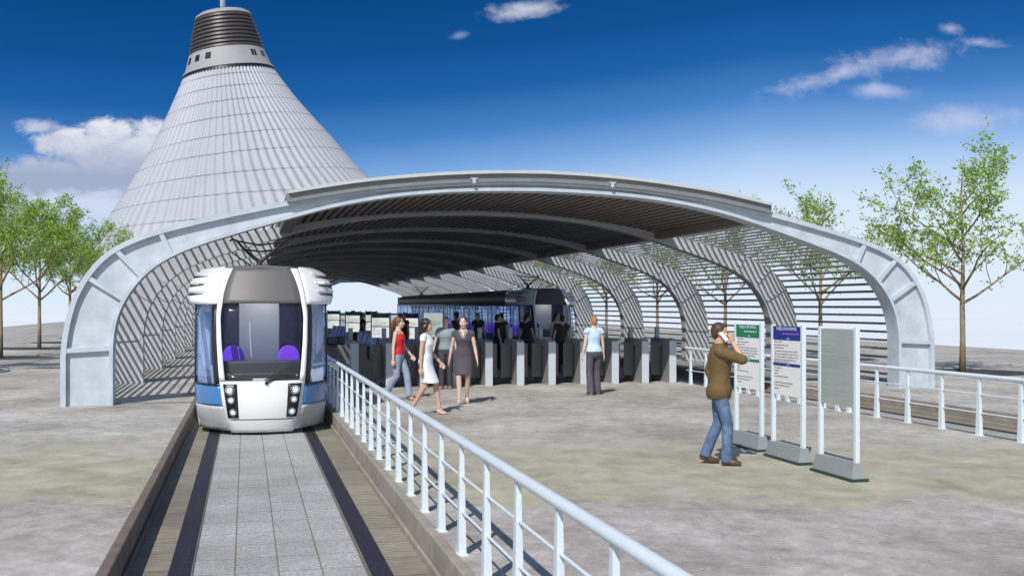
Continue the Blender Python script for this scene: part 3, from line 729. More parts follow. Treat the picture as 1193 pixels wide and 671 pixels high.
# ------------------------------------------------------------------ signs
def text_mesh(txt, size, m_):
    cu = bpy.data.curves.new('lettering', 'FONT'); cu.body = txt; cu.size = size; cu.align_x = 'CENTER'; cu.align_y = 'CENTER'; cu.extrude = .0008; cu.resolution_u = 2
    o = bpy.data.objects.new('tmp', cu); COL.objects.link(o); bpy.context.view_layer.update()
    me = bpy.data.meshes.new_from_object(o.evaluated_get(bpy.context.evaluated_depsgraph_get()))
    bpy.data.objects.remove(o); me.materials.clear(); me.materials.append(m_); me.name = 'lettering'; return me
M['backlit'] = emit('backlit_sign_paper', (.88,.90,.86), .8)  # emission added so paper panels under the canopy look bright
M['backlitblank'] = emit('backlit_blank_panel', (.62,.70,.68), .6)  # same added glow for the blank panel
def sign(loc, rz, label, kind, group, detail=True, seed=1):
    """faces local -Y; width along X"""
    s = thing('sign_stand', label, 'sign', loc, rz, group)
    b_ = MB(); b_.box(-.44,.44,-.105,.105,0,.03); obj('plinth', b_, M['plinth'], s)
    b_ = MB(); b_.taper((0,0,.03), .425, .088, (0,0,.20), .405, .05); obj('base', b_, M['signbase'], s, bevel=.004)
    for sx in (-1, 1):
        b_ = MB(); b_.box(sx*.37-.026, sx*.37+.026, -.025, .025, .17, 1.665); obj('post', b_, M['rail'], s, bevel=.004)
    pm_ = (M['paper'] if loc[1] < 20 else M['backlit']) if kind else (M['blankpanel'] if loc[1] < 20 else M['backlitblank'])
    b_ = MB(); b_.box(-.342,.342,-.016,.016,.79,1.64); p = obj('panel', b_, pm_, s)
    b_ = MB(); b_.box(-.04,.03,-.02,.02,.72,.79); obj('bracket', b_, M['rail'], s)
    rnd = random.Random(seed)
    if kind:
        hm = M['signgreen'] if kind == 'green' else M['signblue']
        for nm, z0, z1 in (('header', 1.475, 1.645), ('divider', 1.155, 1.19)):
            b_ = MB(); b_.box(-.343,.343,-.019,.019,z0,z1); obj(nm, b_, hm, s)
    if detail:
        if kind:
            for txt, sz, x, z, m_ in (('PUBLICA INFORMAL', .056, 0, 1.612, M['inklight']), ('INFO', .028, .04, 1.492, M['inklight']), ('INFO', .024, .04, 1.1725, M['inklight'])):
                o = obj('lettering', text_mesh(txt, sz, m_), None, s); o.location = (x, -.0205, z); o.rotation_euler = (R(90), 0, 0)
            b_ = MB(); x = -.10; st_ = []
            while x < .24:
                w = rnd.uniform(.03,.07); st_ += [(x,.0085),(x+w,.0085),(x+w+.001,.0012),(x+w+.014,.0012)]; x += w+.015
            vs = []
            for x, h_ in st_: vs += [(x,-.0203,1.5535-h_),(x,-.0203,1.5535+h_),(x,-.0188,1.5535+h_),(x,-.0188,1.5535-h_)]
            b_.rings([vs[k:k+4] for k in range(0, len(vs), 4)])
            obj('lettering', b_, M['inkviolet'] if kind == 'blue' else M['inklight'], s)
        b_ = MB()
        rows_ = [(1.445,.30),(1.405,.55),(1.37,.38),(1.33,.92),(1.295,.95),(1.26,.95),(1.225,.85),(1.20,.6),(1.12,.28),(1.085,.20),(1.05,.15),(1.015,.55),(.975,.0),(.94,.75),(.905,.62),(.865,.2)]
        for z, fr_ in rows_:
            x = -.315; end = -.315+.63*fr_
            while x < end:
                w = rnd.uniform(.012,.055); h_ = rnd.uniform(.010,.014)
                b_.box(x, min(x+w, end), -.0185 if kind else -.0172, -.015, z, z+h_); x += w+.010
        obj('lettering', b_, M['ink'] if kind else M['faint'], s)
    return s
G = 'tall sign stands on the plaza'
sign((6.53,13.05,0), R(-90), 'sign stand with green header on its panel, beside the man on the phone', 'green', G, True, 3)
sign((6.47,11.88,0), R(-90), 'sign stand with dark blue header on its panel, between the green and blank ones', 'blue', G, True, 4)
sign((6.42,10.65,0), R(-90), 'sign stand with a blank grey green panel, nearest of the three outdoor signs', None, G, True, 5)
GI = 'small sign stands inside the canopy'
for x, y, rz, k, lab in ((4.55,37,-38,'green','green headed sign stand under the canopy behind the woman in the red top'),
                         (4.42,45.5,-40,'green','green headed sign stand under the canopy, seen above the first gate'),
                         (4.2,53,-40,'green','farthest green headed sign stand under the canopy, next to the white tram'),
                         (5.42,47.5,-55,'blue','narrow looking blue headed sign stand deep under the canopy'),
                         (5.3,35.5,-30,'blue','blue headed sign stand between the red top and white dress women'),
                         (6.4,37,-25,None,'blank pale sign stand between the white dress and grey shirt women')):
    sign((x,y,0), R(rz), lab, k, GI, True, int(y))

# ------------------------------------------------------------------ ticket gates
def gate_proto():
    g = thing('ticket_gate', 'ticket gate', 'ticket gate', (0,0,0), 0, 'row of ticket gates under the canopy edge')
    def rounded(x, y0, y1, z0, z1, r=.07):
        return [(y0,z0),(y1,z0)]+[(y1-r+r*math.cos(q), z1-r+r*math.sin(q)) for q in (0,.5,1,1.57)]+[(y0+r-r*math.sin(q), z1-r+r*math.cos(q)) for q in (0,.5,1,1.57)]
    pr = rounded(0, .03, 1.30, 0, 1.08)
    b_ = MB(); n = len(pr); vs = [(-.085,y,z) for y,z in pr]+[(.085,y,z) for y,z in pr]
    b_.add(vs, [tuple(range(n)), tuple(range(2*n-1,n-1,-1))]+[(i,i+n,(i+1)%n+n,(i+1)%n) for i in range(n)]); obj('body', b_, M['gatemetal'], g)
    b_ = MB(); b_.box(-.09,.09,0,.03,0,1.03); obj('end_panel', b_, M['gateend'], g, bevel=.006)
    b_ = MB(); b_.box(-.088,.088,.50,1.2,.10,.90); obj('side_panel', b_, M['gatedark'], g)
    b_ = MB(); b_.box(-.05,.05,1.0,1.10,1.08,1.36); b_.box(-.04,.04,.985,1.0,1.2,1.33); obj('reader_post', b_, M['gatemetal'], g, bevel=.008)
    for y in (.16, 1.18):
        b_ = MB(); b_.ball((0,y,1.08), .04,.07,.022); obj('cap_lamp', b_, M['amber'], g, smooth=True)
    b_ = MB(); b_.box(.085,.34,.62,.64,.16,.98); obj('flap', b_, M['gatedark'], g, bevel=.01)
    b_ = MB(); b_.box(-.34,-.085,.62,.64,.16,.98); obj('flap', b_, M['gatedark'], g, bevel=.01)
    return g
gp = gate_proto()
gx = [2.42, 3.22, 4.02, 4.80, 5.57, 6.34, 7.12, 7.92, 8.72, 9.50, 10.22]
glab = ['ticket gate nearest the white tram at the left end of the row', 'ticket gate behind the woman in the red top', 'ticket gate behind the white dress woman',
        'ticket gate right behind the dark dress woman', 'first fully visible ticket gate right of the dark dress woman', 'second ticket gate right of the dark dress woman', 'third ticket gate right of the dark dress woman',
        'ticket gate partly hidden behind the person in the white vest', 'ticket gate just right of the person in the white vest', 'second ticket gate right of the person in the white vest', 'ticket gate at the right end of the row beside the railing']
for i, x in enumerate(gx):
    o = gp if i == 0 else copy_tree(gp)
    o.location = (x, 24.5, 0); o['label'] = glab[i]

# ------------------------------------------------------------------ benches
def bench_proto():
    s = thing('seat_row', 'row', 'bench', (0,0,0), 0, 'rows of blue seats under the canopy')
    b_ = MB(); b_.box(-.04,.04,-1.2,1.2,.34,.40)
    obj('beam', b_, M['darkmetal'], s)
    for y in (-.9,.9):
        q = MB(); q.box(-.03,.03,y-.03,y+.03,.04,.35); q.box(-.28,.28,y-.03,y+.03,0,.04); obj('leg', q, M['darkmetal'], s)
    for k in range(4):
        y = -.9+k*.6
        q = MB(); q.box(-.22,.22,y-.26,y+.26,.40,.45); obj('seat', q, M['seatblue'], s, bevel=.02)
        q = MB(); q.grid(lambda u, v: (.20+.16*v, y-.25+.5*u, .44+.48*v+.02*math.sin(u*math.pi)), 4, 4); obj('backrest', q, M['seatblue'], s, solid=.03, bevel=.008)
    return s
bpz = bench_proto()
for i, (x, y, lab) in enumerate(((4.15,30.5,'row of blue seats just behind the gates, partly hidden by the white dress woman'),(4.1,39.5,'middle row of blue seats under the canopy left of the red top woman'),(4.0,51,'farthest row of blue seats under the canopy beside the white tram'))):
    o = bpz if i == 0 else copy_tree(bpz); o.location = (x,y,0); o.rotation_euler = (0,0,R(12)); o['label'] = lab

# ------------------------------------------------------------------ trees
def make_tree(seed, H=6.8, spread=2.1, nleaf=2300):
    rnd = random.Random(seed)
    tr = MB(); lf = MB(); tips = []
    def branch(p, d, L_, r0, depth):
        n = 6; pts = [p.copy()]; rads = [r0]; q = p.copy(); dd = d.normalized()
        for i in range(n):
            dd = (dd + Vector((rnd.gauss(0,.10), rnd.gauss(0,.10), rnd.gauss(.06 if depth else .02,.06)))).normalized()
            q = q + dd*L_/n; pts.append(q.copy()); rads.append(max(.006, r0*(1-.75*(i+1)/n)))
        tr.tube(pts, rads, 7 if depth < 2 else 5)
        if depth >= 1:
            for i in range(2 if depth == 1 else 1, n+1):
                tips.append((pts[i], dd, depth))
        if depth < 3:
            k = (6, 6, 4)[depth] if depth else 0
            for j in range(k):
                f_ = rnd.uniform(.28,.98); i = min(n-1, int(f_*n)); a_ = rnd.uniform(0, 2*math.pi)
                side = Vector((math.cos(a_), math.sin(a_), rnd.uniform(-.1,.5))).normalized()
                branch(pts[i].lerp(pts[i+1], f_*n-i), (dd*.6+side*.75), L_*rnd.uniform(.38,.55), rads[i]*.55, depth+1)
    # trunk
    fork = H*.31
    pts = [Vector((0,0,0)), Vector((.01,.0,fork*.5)), Vector((0,.01,fork)), Vector((.03,.0,H*.55)), Vector((-.03,.03,H*.78)), Vector((.04,0,H*.97))]
    tr.tube(pts, [.10,.08,.074,.045,.028,.008], 10)
    a0 = rnd.uniform(-.25,.25)
    limbs = [(a0, fork*1.0, .95), (a0+math.pi, fork*1.03, .95), (a0+1.5, fork*1.15, .9), (a0-1.6, fork*1.2, .9)]
    for k in range(8): limbs.append((rnd.uniform(0,6.28), fork*(1.25+k*.17), rnd.uniform(.7,.95)))
    for a_, z, s in limbs:
        t_ = z/H
        L_ = spread*1.45*s*lerp_tab([(.3,1.0),(.55,1.0),(.8,.62),(1,.3)], t_)
        base = Vector((0,0,z))
        branch(base, Vector((math.cos(a_), math.sin(a_), lerp_tab([(.3,.62),(.6,.7),(1,1.2)], t_))), L_, .045*lerp_tab([(.3,1),(1,.5)], t_), 1)
    tips += [(Vector((rnd.gauss(0,.06),rnd.gauss(0,.06),H*rnd.uniform(.70,1))), Vector((0,0,1)), 2) for _ in range(8)]
    # leaves in small clumps round the twigs
    for i in range(nleaf):
        p, d, dp = rnd.choice(tips)
        c_ = p + Vector((rnd.gauss(0,.12), rnd.gauss(0,.12), rnd.gauss(.0,.10)))
        for _ in range(3):
            q = c_ + Vector((rnd.gauss(0,.055), rnd.gauss(0,.055), rnd.gauss(0,.045)))
            a_ = Vector((rnd.gauss(0,1), rnd.gauss(0,1), rnd.gauss(0,.7))).normalized(); b_ = a_.orthogonal().normalized()
            b_ = (Matrix.Rotation(rnd.uniform(0,6.28), 3, a_) @ b_)
            l = rnd.uniform(.045,.085); w = l*.42
            lf.add([q-a_*l, q+b_*w, q+a_*l, q-b_*w], [(0,1,2,3)])
    return tr.mesh('trunk', M['bark'], True), lf.mesh('crown', M['leaf'])
variants = [make_tree(11, 6.8, 2.05, 1800), make_tree(23, 6.7, 1.85, 1450), make_tree(37, 6.7, 1.85, 1450), make_tree(5, 7.0, 2.15, 2600), make_tree(19, 6.9, 2.15, 2600)]
def tree(x, y, var, rz, s, label, group):
    t = thing('tree', label, 'tree', (x,y,0), rz, group); t.scale = (s*.92,s*.92,s*(.93 if x > 0 else .97))
    for nm, me in zip(('trunk','crown'), variants[var]):
        o = bpy.data.objects.new(nm, me); COL.objects.link(o); o.parent = t
    p = thing('tree_pit', 'round bed of the '+label.split(',')[0].replace(' with its whole trunk in the open','').replace(' with its trunk clear of the arch','').replace(' whose crown meets the left arch and whose trunk is hidden by it',' whose crown meets the left arch').replace('mostly hidden ','').replace('just left of the man on the phone','left of the man'), 'planting bed', (x,y,0), 0, 'round planting beds of the trees')
    b_ = MB(); n = 40
    b_.rings([[(r_*math.cos(2*math.pi*k/n), r_*math.sin(2*math.pi*k/n), z) for k in range(n)] for r_, z in ((1.95,0),(1.95,.05),(1.85,.05),(1.85,.02))], cap=False); obj('kerb_ring', b_, M['pitkerb'], p)
    b_ = MB(); b_.add([(1.85*math.cos(2*math.pi*k/n), 1.85*math.sin(2*math.pi*k/n), .028) for k in range(n)], [tuple(range(n))]); obj('soil', b_, M['soil'], p)
GR, GL = 'young trees right of the canopy', 'young trees left of the canopy'
tree(19.5,25.9, 0, R(-14), 1.0, 'light green tree right of the canopy arch with its whole trunk in the open', GR)
rl = ['tree seen through the slats behind the blank sign', 'tree seen through the slats just left of the man on the phone', 'tree seen through the slats right of the white vest person', 'tree seen through the slats beside the shaded tram front', 'tree beyond the shaded tram, sixth of the right row', 'tree beyond the shaded tram, farthest of the right row']
for k in range(6): tree(19.5, 33.5+7.6*k, (1,2,0,1,2,0)[k], R((20,140,75,250,10,200)[k]), (.98,1,.97,1,1,.98)[k], rl[k], GR)
ll = ['tree at the left frame edge, mostly outside the frame', 'tree at the left frame edge with the nearest visible trunk', 'tree second from the left with its trunk clear of the arch', 'tree whose crown meets the left arch and whose trunk is hidden by it', 'tree mostly hidden behind the left arch, farthest of the left row']
for k in range(5): tree((-8.6,-8.5,-8.7,-8.6,-8.6)[k], (33.3,41.3,49.8,57.5,65.5)[k], (3,4,3,4,3)[k], R((200,15,-20,95,160)[k]), (.95,1.0,1.0,1,1)[k], ll[k], GL)

# ------------------------------------------------------------------ people
def remesh(mb, name, mats, vox=.009, smooth=2, fac=.5):
    me = mb.mesh('tmp', mats); fix_normals(me)
    o = bpy.data.objects.new('tmp', me); COL.objects.link(o)
    m = o.modifiers.new('r', 'REMESH'); m.mode = 'VOXEL'; m.voxel_size = vox
    s = o.modifiers.new('s', 'SMOOTH'); s.iterations = smooth; s.factor = fac
    bpy.context.view_layer.update()
    r = bpy.data.meshes.new_from_object(o.evaluated_get(bpy.context.evaluated_depsgraph_get()))
    bpy.data.objects.remove(o); bpy.data.meshes.remove(me)
    r.name = name; r.materials.clear()
    for q in (mats if isinstance(mats, list) else [mats]): r.materials.append(q)
    r.polygons.foreach_set('material_index', [0]*len(r.polygons)); r.polygons.foreach_set('use_smooth', [True]*len(r.polygons))
    return r
def chain(mb, pts, rads, n=12):
    mb.tube(pts, rads, n)
    for p, r_ in ((pts[0], rads[0]), (pts[-1], rads[-1])): mb.ball(p, r_*.99, r_*.99, r_*.99, 10, 8)
def ik(a_, b_, l1, l2, hint):
    a_, b_, h = Vector(a_), Vector(b_), Vector(hint); d = b_-a_; D = min(d.length, (l1+l2)*.998); u = d.normalized()
    x = (l1*l1-l2*l2+D*D)/(2*D); y = math.sqrt(max(0, l1*l1-x*x)); h = (h-u*h.dot(u)).normalized()
    return a_+u*x+h*y
FEM = [(.80,.125,.085,.012),(.86,.160,.108,.018),(.92,.170,.116,.018),(.99,.158,.106,.010),(1.06,.130,.090,0),(1.11,.122,.084,-.004),(1.17,.130,.092,-.010),(1.24,.144,.112,-.016),(1.29,.146,.108,-.010),(1.35,.150,.086,0),(1.39,.130,.072,.006),(1.42,.082,.060,.010),(1.445,.056,.054,.012),(1.52,.050,.052,.0)]
MAL = [(.80,.130,.095,.01),(.86,.160,.112,.012),(.92,.168,.115,.010),(.99,.162,.108,.004),(1.06,.154,.102,0),(1.11,.152,.102,-.002),(1.17,.160,.108,-.004),(1.24,.172,.116,-.006),(1.30,.182,.116,-.002),(1.36,.180,.098,.006),(1.40,.150,.080,.010),(1.43,.094,.066,.012),(1.455,.064,.062,.010),(1.53,.058,.060,-.004)]
def torso_rings(T, z0, z1, g, n=22, lean=0):
    zs = [z0]+[t[0] for t in T if z0 < t[0] < z1]+[z1]; rr = []
    for z in zs:
        rx, ry, yo = (lerp_tab([(t[0], t[k]) for t in T], z) for k in (1,2,3))
        gg = g(z) if callable(g) else g
        rr.append([Vector(((rx+gg)*math.cos(q), (ry+gg)*math.sin(q)+yo-lean*max(0, z-.9), z)) for q in (2*math.pi*k/n for k in range(n))])
    return rr
def hand(mb, w, d, palm_n, s=1, curl=.5):
    """w wrist, d pointing direction, palm_n palm normal; s=+1 thumb on +side"""
    w, d, pn = Vector(w), Vector(d).normalized(), Vector(palm_n); pn = (pn-d*pn.dot(d)).normalized(); side = d.cross(pn)*s; n0 = len(mb.v)
    for k in range(5):
        o_ = side*(-.030+.015*k); mb.tube([w+o_*.5, w+d*.045+o_, w+d*.088+o_], [.014,.015,.012], 8)
    for k, L_ in enumerate((.058,.072,.078,.070)):
        o_ = side*(-.033+.022*k); p0 = w+d*.075+o_*.95
        d1 = (d+pn*curl*.5+side*(-.10+.066*k)).normalized(); d2 = (d+pn*curl*1.5).normalized()
        p1 = p0+d1*L_*.55; p2 = p1+d2*L_*.5; chain(mb, [p0,p1,p2], [.0098,.009,.0075], 8)
    t0 = w+d*.02+side*.028; t1 = t0+(d*.6+side*.6+pn*.25).normalized()*.042; t2 = t1+(d*.95+side*.1+pn*.3).normalized()*.035
    chain(mb, [t0,t1,t2], [.013,.011,.009], 8)
    for i in range(n0, len(mb.v)): mb.v[i] = tuple(w+(Vector(mb.v[i])-w)*.86)
def make_person(label, skin, hair_m, hair, sex, feet, wr, clothes, shoe_m, loc, face, scale=1.0, head_yaw=0, heels=False, lean=.0, hands=None, group=None, vox=.008):
    T = FEM if sex == 'f' else MAL
    p = thing('person', label, 'person', loc, math.atan2(face[0], -face[1]), group); p.scale = (scale,)*3
    shx = .163 if sex == 'f' else .192; shz = 1.365 if sex == 'f' else 1.38
    rs = lambda q: Vector((q[0], q[1]-lean*max(0, q[2]-.9), q[2]))
    B = MB(); J = {}
    B.rings(torso_rings(T, .80, 1.53, 0, lean=lean))
    ah = .125 if heels else .085
    for s, k in ((-1,'R'),(1,'L')):
        hip = Vector((s*.085, .01, .90)); fx, fy, fz, rise = feet[k]       # rise lifts the heel
        ank = Vector((fx, fy, ah+fz+rise)); Dl = (ank-hip).length; ll_ = max(.40, Dl*(.504 if rise == 0 else .512)); knee = ik(hip, ank, ll_, ll_, (s*.08,-1,0)); J['hip'+k], J['knee'+k], J['ank'+k] = hip, knee, ank
        lr = (.083,.066,.050,.052,.034) if sex == 'f' else (.086,.070,.054,.054,.038)
        calf = knee.lerp(ank, .3)+Vector((0,.012,0)); mid = hip.lerp(knee, .5)
        chain(B, [hip, mid, knee, calf, knee.lerp(ank, .7), ank], [lr[0], lr[1], lr[2], lr[3], lr[4]+.006, lr[4]])
        toe = Vector((fx+s*.02, fy-(.115 if heels else .15), .022+fz)); ball_ = Vector((fx+s*.012, fy-(.07 if heels else .09), .030+fz)); J['toe'+k], J['ball'+k] = toe, ball_
        heel = Vector((fx, fy+.028, ank.z-.05)); J['heel'+k] = heel
        chain(B, [ank, heel], [.034,.028], 8); chain(B, [heel, ank.lerp(ball_, .5)-Vector((0,0,.012)), ball_, toe], [.030,.034,.030,.018], 10)
        # arm
        sh = rs((s*shx, .008, shz)); wpos, hint, hd = wr[k][0], wr[k][1], wr[k][2]; w_ = rs(wpos) if wr[k][0][2] > .9 else Vector(wpos)
        el_ = ik(sh, w_, .285, .25, hint); J['sh'+k], J['el'+k], J['wr'+k] = sh, el_, w_
        ar = (.046,.040,.033,.034,.022) if sex == 'f' else (.056,.048,.040,.039,.027)
        chain(B, [sh, sh.lerp(el_, .5), el_, el_.lerp(w_, .3), w_], ar)
        B.tube([rs((s*.06,.01,shz+.035)), sh], [.04, ar[0]*.95], 10)
        hand(B, w_, hd or (w_-el_), wr[k][3] if len(wr[k]) > 3 else (-s,0,0), s if len(wr[k]) < 5 else wr[k][4], .45)
    # head
    Hd = MB(); hz = 1.575 if sex == 'f' else 1.60; hs = 1.0 if sex == 'f' else 1.04
    def hp(x, y, z): return Vector((x*hs, y*hs, z*hs))
    Hd.ball(hp(0,.012,.022), .073*hs, .090*hs, .088*hs, 18, 14)
    Hd.ball(hp(0,-.028,-.042), .057*hs, .062*hs, .068*hs, 16, 12)
    Hd.ball(hp(0,-.062,-.088), .026*hs, .024*hs, .022*hs)
    Hd.tube([hp(0,-.083,.012), hp(0,-.101,-.018), hp(0,-.106,-.028), hp(0,-.088,-.036)], [.009,.012,.014,.012], 8)
    Hd.ball(hp(0,-.086,-.060), .022,.012,.012)
    for s in (-1,1):
        Hd.ball(hp(s*.072,.012,-.012), .012,.022,.032)
        Hd.ball(hp(s*.028,-.078,.020), .020,.012,.008)
        Hd.ball(hp(s*.038,-.062,-.022), .024,.022,.020)
    ry = Matrix.Rotation(R(head_yaw), 3, 'Z'); hc = rs((0,-.012,hz)); J['hc'] = hc
    tf = lambda v: ry @ Vector(v) + hc
    B.tube([rs((0,.008,1.42)), hc+Vector((0,.012,-.05))], [.052 if sex=='f' else .06]*2, 14)
    B.add([tf(v) for v in Hd.v], Hd.f)
    me = remesh(B, 'person', [skin, M['eye'], M['lip'], hair_m], vox, 2, .4)
    inv = ry.inverted(); mi = []
    for f in me.polygons:
        q = inv @ (Vector(f.center)-hc)/hs; k = 0
        if q.y < -.05:
            if abs(abs(q.x)-.030) < .010 and abs(q.z-.000) < .0045: k = 1
            elif abs(abs(q.x)-.031) < .015 and abs(q.z-.027) < .0032: k = 3
            elif abs(q.x) < .022 and abs(q.z+.060) < .008: k = 2
        mi.append(k)
    me.polygons.foreach_set('material_index', mi)
    obj('body', me, None, p)
    # hair
    Hr = MB()
    def hb(c, r_): Hr.ball(hp(*c), r_[0]*hs, r_[1]*hs, r_[2]*hs, 18, 14)
    hb((0,.026,.036), (.080,.090,.088)); hb((0,.050,.0), (.070,.065,.085))
    if hair == 'short':
        for s in (-1,1): Hr.tube([hp(s*.068,-.005,.02), hp(s*.07,-.006,-.01)], [.014,.009], 8)
        hb((0,-.035,.088), (.055,.040,.026))
    elif hair == 'ponytail':
        Hr.tube([hp(0,.10,.04), hp(0,.150,.0), hp(0,.150,-.09), hp(0,.125,-.19)], [.028,.040,.038,.012], 12)
        for s in (-1,1): Hr.tube([hp(s*.055,-.045,.07), hp(s*.074,-.01,.03), hp(s*.070,.04,-.03)], [.018,.020,.02], 8)
    elif hair == 'long':
        hb((0,.055,-.06), (.078,.055,.12)); Hr.tube([hp(0,.07,-.05), hp(0,.095,-.15), hp(0,.09,-.24)], [.07,.062,.03], 14)
        for s in (-1,1): Hr.tube([hp(s*.045,-.055,.075), hp(s*.074,-.02,.03), hp(s*.078,.01,-.06), hp(s*.07,.03,-.12)], [.02,.022,.024,.015], 8)
    elif hair == 'updo':
        hb((0,.07,.09), (.045,.045,.04))
        for s in (-1,1): Hr.tube([hp(s*.05,-.05,.07), hp(s*.073,-.01,.02)], [.018,.014], 8)
    elif hair == 'crop':
        hb((0,.02,.03), (.076,.088,.084))
    H2 = MB(); H2.add([tf(v) for v in Hr.v], Hr.f)
    obj('hair', remesh(H2, 'hair', hair_m, .009, 2), None, p)
    lim = lambda a_, b_, t: J[a_].lerp(J[b_], t)
    for c in clothes:
        C = MB(); kind = c[0]; m_ = c[1]
        if kind in ('tank','tee','jacket'):
            g = {'tank':.012,'tee':.017,'jacket':.027}[kind]; zb = {'tank':.93,'tee':.93,'jacket':.80}[kind]; zt = {'tank':1.345,'tee':1.405,'jacket':1.43}[kind]
            C.rings(torso_rings(T, zb, zt, (lambda z: g+(.016 if kind == 'jacket' and z < .95 else 0)), lean=lean))
            for s, k in ((-1,'R'),(1,'L')):
                if kind == 'tank':
                    C.tube([rs((s*.085,-.095,1.30)), rs((s*.095,-.035,1.395)), rs((s*.09,.06,1.34))], .014, 8)
                else:
                    e1 = .42 if kind == 'tee' else 1; sh, el_, w_ = J['sh'+k], J['el'+k], J['wr'+k]
                    C.tube([rs((s*.05,.01,shz+.03)), sh+Vector((0,0,.006))], [.055+g*.3, .055+g], 12)
                    if kind == 'tee': C.tube([sh, sh.lerp(el_, c[2] if len(c) > 2 else e1)], [.054+g,.050+g], 14); C.ball(sh, .067,.066,.066)
                    else:
                        t1 = .12 if k == 'R' else .85
                        C.tube([sh, sh.lerp(el_,.5), el_, el_.lerp(w_, t1)], [.060+g*.6,.054+g*.6,.048+g*.5,.046+g*.4], 14); C.ball(el_, .056,.056,.056); C.ball(sh, .072,.068,.068)
            if kind == 'jacket':
                C.rings(torso_rings(T, 1.42, 1.475, .016, lean=lean))
            nm = {'tank':'vest_top','tee':'t_shirt','jacket':'jacket'}[kind]
        elif kind == 'dress':
            hem = c[2]; g = .011
            mid = (J['kneeL']+J['kneeR'])*.5; stride = abs(J['kneeL'].y-J['kneeR'].y)*.5
            rr = torso_rings(T, .93, 1.40, g, 24, lean)
            low = []
            for t in (0,.3,.6,.82):
                z = hem+(.93-hem)*t; ys, xs = [], []
                for k in 'RL':
                    hp_, kn_ = J['hip'+k], J['knee'+k]; q_ = hp_.lerp(kn_, max(0, min(1, (hp_.z-z)/max(.05, hp_.z-kn_.z)))); rl = lerp_tab([(.5,.070),(.9,.086)], z)+.012
                    ys += [q_.y-rl, q_.y+rl]; xs += [q_.x-rl, q_.x+rl]
                y0_, y1_ = min(ys), max(ys); yo = (y0_+y1_)/2; ryy = max((y1_-y0_)/2*1.06, .10+.02*t); rx = max(max(map(abs, xs))*1.04, lerp_tab([(hem,.160),(.93,.182)], z))
                low.append([Vector((rx*math.cos(q), ryy*math.sin(q)+yo, z+.008*math.sin(3*q))) for q in (2*math.pi*k/24 for k in range(24))])
            C.rings(low+rr)
            for s, k in ((-1,'R'),(1,'L')):
                sh, el_ = J['sh'+k], J['el'+k]; C.tube([rs((s*.06,.01,shz+.03)), sh, sh.lerp(el_, .24)], [.05,.060,.057], 12); C.ball(sh, .062,.062,.062)
            nm = 'dress'
        elif kind == 'trousers':
            flare = c[2]
            C.rings(torso_rings(T, .80, 1.0 if sex == 'f' else .98, lambda z: .012 if z < .9 else .007))
            for k in 'RL':
                hip, kn, an = J['hip'+k], J['knee'+k], J['ank'+k]
                C.tube([hip, hip.lerp(kn,.5), kn, kn.lerp(an,.5), an+Vector((0,.004,-.045))], [.094,.082,.066+flare*.3,.060+flare*.6,.056+flare], 14); C.ball(hip, .094,.094,.094)
            nm = 'trousers'
        if kind == 'collar':
            C.tube([rs(q) for q in ((-.012,-.136,1.265),(-.052,-.112,1.345),(-.075,-.058,1.402),(-.062,.05,1.432),(0,.082,1.44),(.062,.05,1.432),(.075,-.058,1.402),(.052,-.112,1.345),(.012,-.136,1.265))], [.010,.015,.017,.017,.017,.017,.017,.015,.010], 8); nm = 'collar'
            V = MB(); V.rings([[rs((x+dx, y+dy, z)) for dx, dy in ((-w,0),(0,-.012),(w,0),(0,.03))] for x, y, z, w in ((0,-.128,1.272,.004),(0,-.113,1.33,.030),(0,-.082,1.385,.050),(0,-.055,1.41,.052))]); obj('neckline', V, skin, p, smooth=True)
        obj(nm, remesh(C, nm, m_, .010, 2), None, p)
    for k in 'RL':
        C = MB(); an, he, ba, to = J['ank'+k], J['heel'+k], J['ball'+k], J['toe'+k]
        if heels:
            C.tube([he+Vector((0,.004,.012)), he.lerp(ba,.5)+Vector((0,0,-.012)), ba, to+Vector((0,-.012,0))], [.036,.034,.036,.020], 12); C.tube([he, Vector((he.x, he.y+.006, .004+feet[k][2]))], [.024,.007], 8)
        else:
            C.tube([he+Vector((0,.012,.0)), he.lerp(ba,.5)+Vector((0,0,.008)), ba+Vector((0,0,.006)), to+Vector((0,-.02,.004))], [.040,.043,.043,.028], 12); C.tube([he+Vector((0,-.005,.02)), he+Vector((0,-.005,-.03))], [.042,.042], 10)
            C.ball(he, .043,.043,.040)
        for i, v in enumerate(C.v): C.v[i] = (v[0], v[1], max(v[2], .002))
        obj('shoe', remesh(C, 'shoe', shoe_m, .007, 1), None, p)
    return p, J
c_ = lambda n, col, r=.8, v=.12, s=9, b=.15: mat(n, col, r, var=v, vscale=s, bump=b, bscale=70)
HB, HR, HBL, HO = mat('brown_hair', (.06,.034,.02), .55, var=.3, vscale=20), mat('auburn_hair', (.16,.06,.035), .55, var=.3, vscale=20), mat('black_hair', (.02,.015,.014), .5, var=.3, vscale=20), mat('ginger_hair', (.36,.17,.085), .6, var=.2, vscale=25)
JEAN = c_('blue_denim', (.095,.15,.26), .85, .5, 9); JLIGHT = c_('light_denim', (.28,.33,.43), .85, .2, 7)
